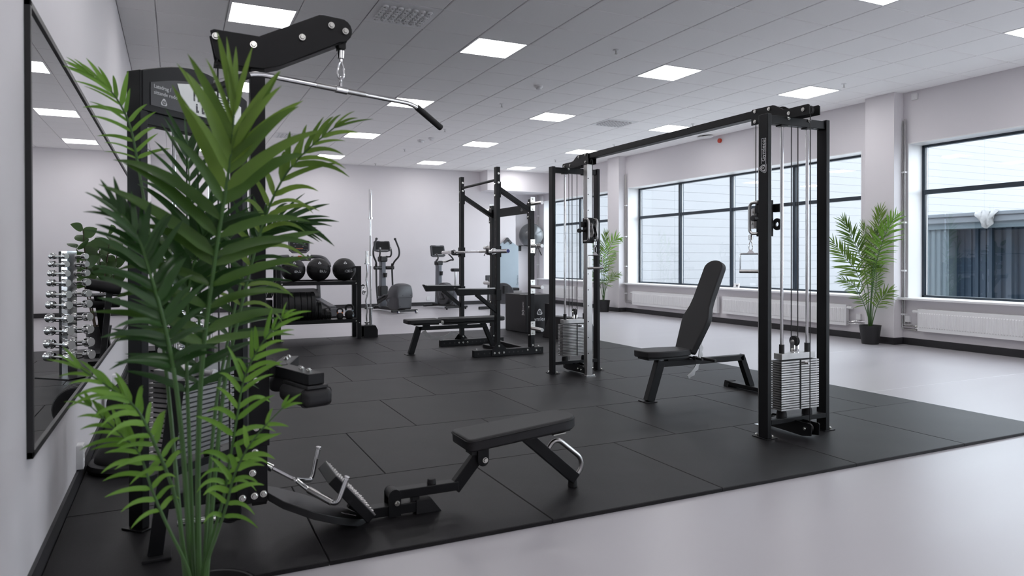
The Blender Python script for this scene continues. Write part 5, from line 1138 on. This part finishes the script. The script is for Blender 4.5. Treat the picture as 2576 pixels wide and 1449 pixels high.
rw = thing('rowing_machine', 'dark rowing machine at the back half hidden behind the rack and plyo box', 'rowing machine', (6.9, 15.6, 0))
MB().beam((6.48, 15.35, 0.035), (7.0, 15.45, 0.035), 0.06, 0.07).build('front_foot', 'blackp', rw, bevel=0.01)
MB().lathe([(0.10, -0.07), (0.25, -0.07), (0.26, -0.05), (0.26, 0.05), (0.25, 0.07), (0.10, 0.07)], (7.18, 15.5, 0.36), 30, (0.3, 1, 0)).build('flywheel_cage', 'dgrey', rw)
MB().beam((7.0, 15.45, 0.36), (8.2, 16.6, 0.33), 0.07, 0.09).build('slide_rail', 'steel', rw, bevel=0.008)
MB().cb((7.75, 16.17, 0.43), (0.30, 0.26, 0.07)).build('rower_seat', 'vinyl', rw, bevel=0.02)
MB().cyl((7.0, 15.45, 0.35), (6.76, 15.42, 0.70), 0.022, 12).build('monitor_arm', 'blackp', rw)
MB().cb((6.755, 15.42, 0.745), (0.14, 0.06, 0.13)).build('monitor', 'dgrey', rw, bevel=0.012)
MB().cyl((6.66, 15.40, 0.615), (6.86, 15.46, 0.615), 0.020, 12).build('row_handle', 'plastic', rw)
MB().beam((6.74, 15.40, 0.06), (6.78, 15.45, 0.60), 0.05, 0.05).build('front_post', 'blackp', rw, bevel=0.006)
MB().cb((7.38, 15.70, 0.40), (0.22, 0.12, 0.03)).cb((7.15, 15.30, 0.46), (0.10, 0.10, 0.20)).build('foot_stretcher', 'blackp', rw, bevel=0.008)

# hanging mat and exercise ball on the end wall
em = thing('exercise_mat', 'pale blue exercise mat with clipped corners hanging on the back wall', 'mat', (8.06, 17.1, 0.28))
mp_ = [(-0.12, 1.66), (0.0, 1.70), (0.12, 1.66), (0.32, 1.53), (0.32, 0.40), (0.22, 0.29), (-0.22, 0.29), (-0.32, 0.40), (-0.32, 1.53)]
MB().prism(mp_, (8.06, 17.135, 0), (1, 0, 0), (0, 0, 1), (0, -0.05, 0)).build('mat_body', 'foam', em, bevel=0.008)
text('mat_print', 'Gymleco', 0.075, (8.345, 17.084, 0.62), (0, 0, 1), (-1, 0, 0), 'dgrey', em)
MB().tube([(8.10, 17.08, 1.60), (8.17, 17.08, 1.615)], 0.008, 6).build('hang_loop', 'blackp', em)
hk = thing('wall_hook', 'dark wall bracket holding the hanging pale mat', 'hook', (8.06, 17.12, 1.62))
MB().prism([(-0.13, 1.64), (0, 1.78), (0.13, 1.64), (0.10, 1.60), (0, 1.67), (-0.10, 1.60)], (8.06, 17.16, 0), (1, 0, 0), (0, 0, 1), (0, -0.09, 0)).build('hook_plate', 'dgrey', hk, bevel=0.006)
MB().cyl((8.06, 17.09, 1.69), (8.06, 17.02, 1.69), 0.012, 10).build('hook_peg', 'blackp', hk)
bl = tag(MB().ball((8.862, 17.28, 1.852), 0.334, 40, 26).build('exercise_ball', 'ball', ang=2.0), 'big shiny grey exercise ball on a wall bracket beyond the half rack', 'ball')
br = thing('ball_bracket', 'black wall bracket under the grey exercise ball', 'bracket', (8.9, 17.5, 1.5))
MB().box(8.68, 8.72, 17.20, 17.66, 1.555, 1.575).box(9.05, 9.09, 17.20, 17.66, 1.555, 1.575).builds('bracket_arm', 'blackp', br)
MB().box(8.66, 8.74, 17.64, 17.66, 1.42, 1.57).box(9.03, 9.11, 17.64, 17.66, 1.42, 1.57).box(8.68, 9.09, 17.20, 17.22, 1.555, 1.575).builds('bracket_plate', 'blackp', br)

# ------------------------------------------------------------------ things seen in the mirror: dumbbell tower, plates, fig plant, roller bench
dt = thing('dumbbell_tower', 'chrome and black dumbbell tower seen in the wall mirror', 'rack', (0.05, 8.35, MT))
TD = Tz(0.05, 8.35, 0, 42.0)
MB(TD).box(0.035, 0.085, -0.045, 0.045, MT+0.01, 1.285).build('tower_post', 'black', dt, bevel=0.004)
MB(TD).box(-0.040, 0.035, -0.055, 0.055, MT+0.01, 1.29).build('chrome_strip', 'chrome', dt)
MB(TD).box(-0.22, 0.22, -0.20, 0.20, MT, MT+0.012).build('tower_base', 'black', dt, bevel=0.003)
zs = [1.237, 1.158, 1.066, 0.971, 0.857, 0.750, 0.617, 0.490, 0.358, 0.231]
RW = ['topmost', 'second', 'third', 'fourth', 'fifth', 'sixth', 'seventh', 'eighth', 'ninth', 'lowest']
for k, z in enumerate(zs):
    s = 0.62+0.38*(k/9)
    for d in (-1, 1):
        c = TD @ Vector((0, d*0.115, z)); u = TD.to_3x3() @ Vector((1, 0, 0))
        MB(TD).box(-0.04, 0.04, min(d*0.035, d*0.125), max(d*0.035, d*0.125), z-0.034*s-0.006, z-0.026*s-0.004).build('cradle', 'black', dt)
        t = thing('dumbbell', '%s chrome dumbbell on the %s side of the dumbbell tower' % (RW[k], 'camera' if d < 0 else 'far'), 'dumbbell', c, 'chrome dumbbells on the tower')
        h, r = 0.165*s, 0.050*s
        for e in (-1, 1):
            MB().lathe([(r*0.45, h-0.085*s), (r*0.9, h-0.08*s), (r, h-0.07*s), (r, h-0.006), (r*0.9, h)], c, 20, u*e).build('head', 'chrome', t)
        for e in (-1, 1): MB().cyl(c+u*e*h, c+u*e*(h+0.002), r*0.88, 20).build('end_face', 'satin', t)
        MB().cyl(c-u*(h-0.07*s), c+u*(h-0.07*s), 0.0135, 12).build('grip', 'steel', t)
pr = thing('plate_stand', 'low black toaster stand for plates near the left wall', 'stand', (-0.30, 5.80, MT))
MB().box(-0.38, -0.22, 5.63, 5.97, MT, MT+0.012).build('stand_tray', 'black', pr, bevel=0.003)
for y in (5.635, 5.965): MB().box(-0.39, -0.21, y-0.010, y+0.010, MT, MT+0.08).build('stand_rail', 'black', pr, bevel=0.002)
for k, y in enumerate((5.69, 5.755, 5.82, 5.885)):
    r = 0.145; t = thing('weight_plate', 'black bumper plate, %s on the low stand by the mirror' % ['frontmost', 'second from the front', 'third from the front', 'hindmost'][k], 'weight plate', (-0.30, y, MT+0.012), 'plates on the low stand')
    MB().lathe([(0.03, 0.006), (r*0.55, 0.006), (r*0.62, 0), (r-0.008, 0), (r, 0.008), (r, 0.044), (r-0.008, 0.05), (0.03, 0.046)], (-0.30, y-0.025, MT+0.013+r), 36, (0, 1, 0)).build('disc', 'rubber', t)
    MB().ring((-0.30, y-0.026, MT+0.013+r), (-0.30, y+0.025, MT+0.013+r), 0.040, 0.0255, 20).build('hub', 'steel', t)
bo = thing('balance_trainer', 'black half dome balance trainer lying by the left wall', 'balance trainer', (-0.245, 4.56, MT))
MB().lathe([(0.17, 0), (0.205, 0.006), (0.212, 0.022), (0.205, 0.045), (0.19, 0.052)], (-0.245, 4.56, MT), 36).build('trainer_base', 'blackp', bo)
MB().lathe([(0.175, 0.050), (0.172, 0.075), (0.155, 0.115), (0.12, 0.15), (0.07, 0.168), (0.0, 0.175)], (-0.245, 4.56, MT), 36).build('trainer_dome', 'rubber', bo)
rb = thing('roller_bench', 'black leg roller bench seen only in the mirror', 'bench', (-0.18, 9.3, MT))
MB().beam((-0.18, 9.05, MT+0.03), (-0.18, 9.85, MT+0.03), 0.06, 0.05).build('base_beam', 'black', rb, bevel=0.004)
MB().beam((-0.18, 9.10, MT+0.04), (-0.25, 9.25, 0.95), 0.08, 0.06).beam((-0.18, 9.80, MT+0.04), (-0.12, 9.30, 0.80), 0.08, 0.06).builds('frame_leg', 'black', rb, bevel=0.004)
MB().cyl((-0.36, 9.2, 0.86), (-0.02, 9.2, 0.93), 0.065, 20).build('roller_pad', 'vinyl', rb, bevel=0.015)
MB().cyl((-0.34, 9.36, 0.70), (-0.02, 9.36, 0.70), 0.055, 20).build('roller_pad', 'vinyl', rb, bevel=0.015)
MB().cyl((-0.40, 9.28, 0.80), (0.02, 9.28, 0.80), 0.02, 12).build('roller_axle', 'chrome', rb)
MB().box(-0.32, -0.04, 9.05, 9.11, MT, MT+0.05).box(-0.32, -0.04, 9.79, 9.85, MT, MT+0.05).builds('cross_foot', 'black', rb, bevel=0.004)

def leaf_mesh(L, W, name, m, fold=0.25, droop=0.25, segs=6, round_=False):
    """single leaf along +X, upper side +Z, folded along its midrib and drooping towards the tip"""
    vs, fs = [], []
    for k in range(segs+1):
        t = k/segs
        w = W*(math.sin(math.pi*min(1, t**0.75*0.97+0.03))**0.8) if round_ else W*min(1, t*7+0.28)*(1-t**2.2)**0.9
        x = L*(t-0.12*droop*t*t); z = -droop*L*0.5*t*t
        w = max(w, 0.0004)
        vs += [(x, -w, z+fold*w), (x, 0, z), (x, w, z+fold*w)]
    for k in range(segs):
        a = 3*k; fs += [(a, a+3, a+4, a+1), (a+1, a+4, a+5, a+2)]
    me = bpy.data.meshes.new(name); me.from_pydata(vs, [], fs); me.materials.append(M[m]); me.update(); me.shade_smooth(); return me
def basis(d, n):
    d = d.normalized(); y = n.cross(d).normalized(); z = d.cross(y)
    return Matrix((d, y, z)).transposed()
fg = thing('fiddle_leaf_fig', 'leafy fiddle leaf fig plant beyond the dumbbell tower, seen in the mirror', 'plant', (0.03, 11.05, 0))
MB().lathe([(0.12, 0), (0.16, 0.28), (0.165, 0.30), (0.15, 0.30), (0.145, 0.27), (0.02, 0.27)], (0.03, 11.05, 0), 28).build('pot', 'pot', fg)
rn = random.Random(5)
fm = leaf_mesh(0.20, 0.085, 'leaf', 'fig', 0.15, 0.35, 6, True)
for q in range(5):
    a = q*1.256+0.3; top = Vector((0.03+0.27*math.cos(a), 11.05+0.2*math.sin(a), 1.36+0.06*q))
    base = Vector((0.03+0.04*math.cos(a), 11.05+0.04*math.sin(a), 0.27)); mid = (base+top)/2+Vector((0.03*math.cos(a+1), 0.03*math.sin(a+1), 0))
    MB().tube([base, mid, top], [0.012, 0.009, 0.005], 7).build('stem', 'bark', fg)
    for k in range(9):
        t = 0.52+0.48*k/8; p = (base*(1-t)**2+mid*2*t*(1-t)+top*t*t); aa = a+k*2.4
        if p.x+0.2*math.cos(aa) < XL+0.03: aa = math.pi-aa
        d = Vector((math.cos(aa), math.sin(aa), 0.35+0.5*rn.random())).normalized()
        o = inst('leaf', fm, fg, p); s = 0.8+0.35*rn.random()
        o.matrix_local = Matrix.Translation(p-wloc(fg)) @ basis(d, Vector((0.5*rn.uniform(-1, 1)-0.2, -0.75, 0.55))).to_4x4() @ Matrix.Scale(s, 4)

# ------------------------------------------------------------------ small fittings
def socket(loc, d, lab, w=0.085, h=0.085, dep=0.014):
    d, loc = Vector(d), Vector(loc); u = Vector((0, 0, 1)).cross(d); t = thing('wall_socket', lab, 'socket', loc, 'white wall sockets')
    MB().prism([(a, b) for a, b in rpoly(w, h, 0.008)], loc, u, (0, 0, 1), d*dep).build('cover_plate', 'plastic', t, bevel=0.002)
    for q in ((-0.0, 0.0),) if w < 0.1 and h < 0.1 else ((0, 0.032), (0, -0.032)):
        MB().prism(circ(0.020, 18), loc+Vector((0, 0, q[1]))+d*dep, u, (0, 0, 1), d*0.002).build('socket_face', 'white', t)
        for s in (-0.0095, 0.0095): MB().prism(circ(0.0028, 8), loc+Vector((0, 0, q[1]))+u*s+d*(dep+0.002), u, (0, 0, 1), d*0.0004).build('pin_hole', 'blackp', t)
socket((XL, 4.33, 0.165), (1, 0, 0), 'white double wall socket low on the left wall under the mirror', 0.075, 0.13, 0.032)
socket((XL, 6.64, 0.215), (1, 0, 0), 'white wall socket under the mirror farther along the left wall', 0.085, 0.085, 0.03)
socket((5.837, YB, 0.195), (0, -1, 0), 'white double wall socket on the back wall between the elliptical and the bike', 0.09, 0.095, 0.012)
t = thing('wall_sensor', 'white square room sensor high on the wall right of the pillar', 'sensor', (XR, 6.335, 3.43))
MB().box(XR-0.022, XR, 6.29, 6.38, 3.385, 3.475).build('sensor_case', 'plastic', t, bevel=0.004)
MB().box(XR-0.024, XR-0.022, 6.305, 6.365, 3.40, 3.455).build('sensor_cover', 'white', t)
t = thing('emergency_light', 'flat oval white lamp at the ceiling above the middle window', 'lamp', (8.98, 10.34, CE))
MB().lathe([(0.06, 0), (0.06, -0.02)], (8.98, 10.34, CE), 20).build('lamp_mount', 'dgrey', t)
MB().ball((8.98, 10.34, CE-0.03), 0.19, 28, 10, (0.6, 1, 0.11)).build('lamp_body', 'plastic', t)
tag(MB().cyl((XR, 10.17, 3.405), (XR-0.04, 10.17, 3.405), 0.042, 24).build('alarm_button', 'red', bevel=0.006, loc=(XR, 10.17, 3.405)), 'round red alarm button high on the window wall', 'alarm')
t = thing('sill_monitor', 'small white electronic box standing on the middle window sill', 'device', (9.32, 9.88, ZS))
MB().prism([(-0.07, 0), (0.07, 0), (0.06, 0.085), (-0.06, 0.085)], (9.30, 9.88, ZS), (0, 1, 0), (0.25, 0, 1), (0.025, 0, 0)).build('device_case', 'plastic', t, bevel=0.004)
MB().prism([(-0.045, 0.03), (0.0, 0.03), (0.0, 0.06), (-0.045, 0.06)], (9.299, 9.88, ZS), (0, 1, 0), (0.25, 0, 1), (-0.001, 0, 0)).build('device_display', 'dgrey', t)
t = thing('wall_detector', 'small white motion detector on the far window wall by the bulkhead', 'sensor', (XR, 17.22, 2.80))
MB().box(XR-0.06, XR, 17.17, 17.27, 2.78, 2.94).build('detector_case', 'plastic', t, bevel=0.01)
MB().ball((XR-0.06, 17.22, 2.82), 0.025, 12, 8).build('detector_lens', 'white', t)
for yv, z, rad in ((7.20, 0.33, 'near the pot of the right palm'), (6.42, 0.36, 'left end of the right radiator')):
    t = thing('valve_box', 'small white heating valve box on the wall at the %s' % rad if 'left' in rad else 'small white heating valve box on the wall %s' % rad, 'valve box', (XR, yv, z), 'valve boxes by the radiators')
    MB().box(XR-0.035, XR, yv-0.035, yv+0.035, z-0.045, z+0.045).build('valve_case', 'plastic', t, bevel=0.004)
    MB().tube([(XR-0.02, yv, z-0.045), (XR-0.02, yv-0.01, z-0.08), (XR-0.02, yv-0.05, z-0.12)], 0.004, 6).build('valve_lead', 'plastic', t)

# ------------------------------------------------------------------ palms
def spline(pts, n):
    pts = [Vector(p) for p in pts]; out = []
    for i in range(n+1):
        u = i/n*(len(pts)-1); k = min(int(u), len(pts)-2); f = u-k
        p0, p1, p2, p3 = pts[max(k-1, 0)], pts[k], pts[k+1], pts[min(k+2, len(pts)-1)]
        out.append(0.5*((2*p1)+(-p0+p2)*f+(2*p0-5*p1+4*p2-p3)*f*f+(-p0+3*p1-3*p2+p3)*f**3))
    return out
def pot(root, x, y, r0, r1, h, soil=True):
    MB().lathe([(r0, 0), (r1, h), (r1+0.006, h), (r1+0.006, h-0.0), (r1-0.006, h), (r1-0.012, h-0.03), (0.01, h-0.03)], (x, y, 0), 32).build('pot', 'pot', root, bevel=0.002)
    MB().cyl((x, y, h-0.03), (x, y, h-0.022), r1-0.012, 28).build('soil', 'soil', root)
def leaflet(p, d, l, w, droop, nv, fold, segs, side):
    """curved blade from p along d, sagging under its weight; returns verts and faces"""
    vs, fs = [], []; prev = None
    pts = [p+d*(l*t)+Vector((0, 0, -1))*(droop*l*0.55*t*t)-d*(droop*l*0.12*t*t) for t in [k/segs for k in range(segs+1)]]
    for k in range(segs+1):
        t = k/segs; T_ = (pts[min(k+1, segs)]-pts[max(k-1, 0)]).normalized()
        W_ = T_.cross(nv); W_ = W_.normalized() if W_.length > 0.05 else side
        N_ = W_.cross(T_); h = max(0.0004, w*min(1, t*6+0.25)*(1-t**2.4)**0.85)
        vs += [pts[k]-W_*h+N_*(fold*h), pts[k], pts[k]+W_*h+N_*(fold*h)]
    for k in range(segs):
        a = 3*k; fs += [(a, a+3, a+4, a+1), (a+1, a+4, a+5, a+2)]
    return vs, fs
def frond(root, pts, t0, n, L, wid, m, view, sep, rs, droop=0.3, rstem=0.007, ang=(62, 28), lift=0.25, xmax=99):
    """one frond: a rachis with leaflets; sep=True makes every leaflet a sub-part, otherwise they are joined"""
    sp_ = spline(pts, 60); N = len(sp_)-1
    for q in sp_: q.x = min(q.x, xmax-0.01)
    rr = [rstem*(1-0.75*(i/N)) for i in range(N+1)]
    st = MB().tube(sp_, rr, 7).build('frond', 'stem', root)
    joined = MB(); k0 = int(t0*N)
    for k in range(n):
        u = k/(n-1); i = min(N-1, k0+int(u*(N-k0-1))); p, Tn = sp_[i], (sp_[i+1]-sp_[max(0, i-1)]).normalized()
        nv = (view-p); nv = (nv-Tn*nv.dot(Tn)).normalized(); nv = (nv+Vector((0, 0, lift))).normalized()
        S = Tn.cross(nv).normalized()
        prof = (0.62+0.38*math.sin(math.pi*min(1.0, 0.15+u*0.70)))*(1-0.30*u*u)
        for s in (-1, 1, 0) if k == n-1 else (-1, 1):
            if rs.random() < 0.05 and s: continue
            a = math.radians(ang[0]+(ang[1]-ang[0])*u**0.8+rs.uniform(-8, 8))*abs(s)
            d = (Tn*math.cos(a)+S*(s*math.sin(a))+nv*rs.uniform(-0.30, 0.35)).normalized()
            l = L*prof*rs.uniform(0.85, 1.12); dr = droop*rs.uniform(0.5, 1.4)*(1-0.55*u)
            nn = (nv+S*rs.uniform(-0.55, 0.55)+Vector((0, 0, rs.uniform(0.0, 0.7)))).normalized()
            vs, fs = leaflet(p, d, l, wid*l*rs.uniform(0.85, 1.1), dr, nn, 0.28, 8 if sep else 4, S)
            for q in vs: q.x = min(q.x, xmax)
            if sep:
                off = wloc(root)
                me = bpy.data.meshes.new('leaflet'); me.from_pydata([tuple(q-off) for q in vs], [], fs); me.materials.append(M[m if isinstance(m, str) else m[0 if u < m[2] else 1]]); me.update(); me.shade_smooth()
                o = bpy.data.objects.new('leaflet', me); C.objects.link(o); o.parent = st
            else: joined.add(vs, fs)
    if not sep:
        o = joined.build('leaflets', m, root, ang=1.2); o['kind'] = 'stuff'; o.parent = st
    return st
FR = {
    'main': [(0.058, 2.283, 0.272), (0.057, 2.275, 0.619), (0.07, 2.249, 0.916), (0.101, 2.202, 1.196), (0.129, 2.157, 1.4), (0.143, 2.129, 1.521), (0.15, 2.116, 1.64)],
    'leftdark': [(0.037, 2.304, 0.268), (0.018, 2.227, 0.635), (-0.004, 2.184, 0.873), (-0.033, 2.166, 1.043), (-0.066, 2.16, 1.175), (-0.095, 2.165, 1.270), (-0.140, 2.180, 1.338)],
    'farleft': [(0.021, 2.334, 0.259), (-0.022, 2.558, 0.752), (-0.07, 2.695, 1.208), (-0.113, 2.739, 1.51), (-0.142, 2.732, 1.67), (-0.195, 2.736, 1.774), (-0.262, 2.735, 1.827)],
    'right': [(0.08, 2.284, 0.268), (0.131, 2.374, 0.771), (0.183, 2.439, 1.014), (0.247, 2.455, 1.273), (0.307, 2.427, 1.444), (0.375, 2.373, 1.546), (0.471, 2.306, 1.636)],
    'right2': [(0.072, 2.321, 0.255), (0.11, 2.438, 0.698), (0.158, 2.528, 0.941), (0.207, 2.584, 1.139), (0.26, 2.592, 1.277), (0.323, 2.563, 1.332), (0.405, 2.524, 1.332)],
    'lowleft': [(0.026, 2.276, 0.281), (-0.005, 2.237, 0.521), (-0.054, 2.196, 0.686), (-0.097, 2.172, 0.794), (-0.149, 2.176, 0.847), (-0.234, 2.194, 0.915)],
    'lowleft2': [(0.031, 2.252, 0.29), (-0.021, 2.222, 0.437), (-0.06, 2.209, 0.549), (-0.094, 2.203, 0.666), (-0.142, 2.205, 0.727), (-0.212, 2.206, 0.81)],
    'lowright': [(0.068, 2.267, 0.277), (0.1, 2.231, 0.414), (0.123, 2.209, 0.511), (0.14, 2.18, 0.632), (0.157, 2.161, 0.75), (0.177, 2.153, 0.864), (0.216, 2.112, 0.958), (0.275, 2.062, 1.044)],
    'lowright2': [(0.073, 2.243, 0.286), (0.104, 2.207, 0.404), (0.129, 2.173, 0.498), (0.143, 2.145, 0.573), (0.167, 2.111, 0.646), (0.207, 2.082, 0.716), (0.27, 2.03, 0.796)],
    'backc': [(0.054, 2.34, 0.25), (0.064, 2.46, 0.571), (0.073, 2.546, 0.812), (0.07, 2.626, 1.031), (0.06, 2.677, 1.249), (0.046, 2.707, 1.445), (0.037, 2.713, 1.598)],
    'backdark': [(0.045, 2.311, 0.264), (0.036, 2.329, 0.607), (0.029, 2.345, 0.846), (0.03, 2.346, 1.027), (0.041, 2.331, 1.16), (0.073, 2.294, 1.267), (0.111, 2.276, 1.314)],
}
P2 = [[(8.999, 6.859, 0.253), (9.022, 6.852, 0.801), (9.066, 6.835, 1.258), (9.103, 6.819, 1.6), (9.13, 6.808, 1.857)], [(9.005, 6.857, 0.253), (8.959, 6.773, 0.918), (8.992, 6.704, 1.313), (9.049, 6.624, 1.592), (9.145, 6.579, 1.771)], [(8.994, 6.862, 0.253), (9.06, 6.945, 0.797), (8.973, 6.99, 1.201), (8.855, 7.048, 1.501), (8.757, 7.097, 1.72)], [(8.989, 6.864, 0.253), (8.856, 6.82, 0.664), (8.711, 6.836, 0.976), (8.517, 6.875, 1.202), (8.377, 6.944, 1.409)], [(8.989, 6.864, 0.253), (8.845, 6.824, 0.523), (8.641, 6.813, 0.782), (8.433, 6.858, 0.907)], [(9.01, 6.854, 0.253), (8.988, 6.756, 0.494), (9.024, 6.684, 0.666), (9.07, 6.607, 0.747)], [(9.005, 6.857, 0.253), (9.153, 6.9, 0.682), (9.288, 6.893, 0.969), (9.439, 6.877, 1.096)], [(8.999, 6.859, 0.253), (9.207, 6.986, 0.91), (9.256, 7.077, 1.377), (9.194, 7.109, 1.671)], [(8.999, 6.859, 0.253), (9.229, 6.977, 1.026), (9.392, 6.958, 1.493), (9.54, 6.887, 1.58)]]
P3 = [[(8.81, 13.559, 0.255), (8.82, 13.558, 0.845), (8.839, 13.553, 1.39), (8.865, 13.543, 1.753)], [(8.81, 13.559, 0.255), (8.725, 13.493, 0.848), (8.661, 13.526, 1.299), (8.59, 13.563, 1.615)], [(8.81, 13.559, 0.255), (8.735, 13.377, 0.85), (8.801, 13.349, 1.343), (8.924, 13.292, 1.612), (9.029, 13.242, 1.638)], [(8.81, 13.559, 0.255), (8.766, 13.36, 0.58), (8.836, 13.273, 0.779), (8.953, 13.162, 0.851)], [(8.81, 13.559, 0.255), (8.691, 13.507, 0.577), (8.556, 13.462, 0.76), (8.476, 13.501, 0.85)], [(8.81, 13.559, 0.255), (8.814, 13.45, 0.757), (8.897, 13.412, 1.118), (9.044, 13.454, 1.299)]]

VIEW = Vector((0.35, 0.0, 1.3)); rs = random.Random(11)
bp = thing('potted_palm', 'large potted palm in the foreground left, blurred, in front of the pulldown machine', 'plant', (0.064, 2.287, 0), 'potted palms')
pot(bp, 0.085, 2.325, 0.105, 0.135, 0.20)
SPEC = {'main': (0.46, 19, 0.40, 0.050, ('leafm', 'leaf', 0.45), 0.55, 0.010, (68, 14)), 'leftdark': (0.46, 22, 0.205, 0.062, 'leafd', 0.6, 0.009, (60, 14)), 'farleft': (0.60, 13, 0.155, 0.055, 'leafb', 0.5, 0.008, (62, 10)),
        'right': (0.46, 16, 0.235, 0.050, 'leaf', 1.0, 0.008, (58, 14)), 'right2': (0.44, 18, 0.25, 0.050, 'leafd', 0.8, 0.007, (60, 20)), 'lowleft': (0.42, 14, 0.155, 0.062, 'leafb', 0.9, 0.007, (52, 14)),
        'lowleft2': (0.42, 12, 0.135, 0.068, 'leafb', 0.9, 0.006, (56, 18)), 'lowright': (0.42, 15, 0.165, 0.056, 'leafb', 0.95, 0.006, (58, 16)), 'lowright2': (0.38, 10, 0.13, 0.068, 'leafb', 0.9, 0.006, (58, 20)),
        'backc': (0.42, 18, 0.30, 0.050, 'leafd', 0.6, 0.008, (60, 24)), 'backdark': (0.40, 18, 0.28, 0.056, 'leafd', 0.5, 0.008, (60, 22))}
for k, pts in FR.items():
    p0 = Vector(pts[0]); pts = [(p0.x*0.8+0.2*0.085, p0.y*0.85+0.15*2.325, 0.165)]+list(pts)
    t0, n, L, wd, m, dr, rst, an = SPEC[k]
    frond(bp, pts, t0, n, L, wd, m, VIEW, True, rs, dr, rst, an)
cx = thing('potted_palm', 'green potted palm by the right pillar under the windows', 'plant', (9.02-0.2, 6.87, 0), 'potted palms')
x0, y0 = 8.80, 6.72
pot(cx, x0, y0, 0.108, 0.142, 0.262)
sh_ = Vector((x0, y0, 0.262))-Vector(P2[0][0])
for k, pts in enumerate(P2):
    q = [Vector(p)+sh_*(1.0) for p in pts]; q[0] = Vector((x0+0.02*math.cos(k), y0+0.02*math.sin(k), 0.25))
    frond(cx, q, 0.36, 26 if k < 4 else 18, 0.31 if k < 4 else 0.22, 0.046, 'leafb' if k in (1, 6) else 'leaf', Vector((0, 0, 1.2)), False, rs, 0.5, 0.007, (62, 20), 0.25, 8.985)
cy_ = thing('potted_palm', 'smaller looking potted palm far back by the left pillar', 'plant', (8.75, 13.3, 0), 'potted palms')
x0, y0 = 8.72, 13.42
pot(cy_, x0, y0, 0.115, 0.15, 0.265)
sh_ = Vector((x0, y0, 0.262))-Vector(P3[0][0])
for k, pts in enumerate(P3):
    q = [Vector(p)+sh_ for p in pts]; q[0] = Vector((x0+0.02*math.cos(k), y0+0.02*math.sin(k), 0.25))
    frond(cy_, q, 0.36, 22, 0.30 if k < 3 else 0.2, 0.046, 'leafb' if k == 2 else 'leaf', Vector((0, 0, 1.2)), False, rs, 0.5, 0.008, (62, 20), 0.25, 8.985)
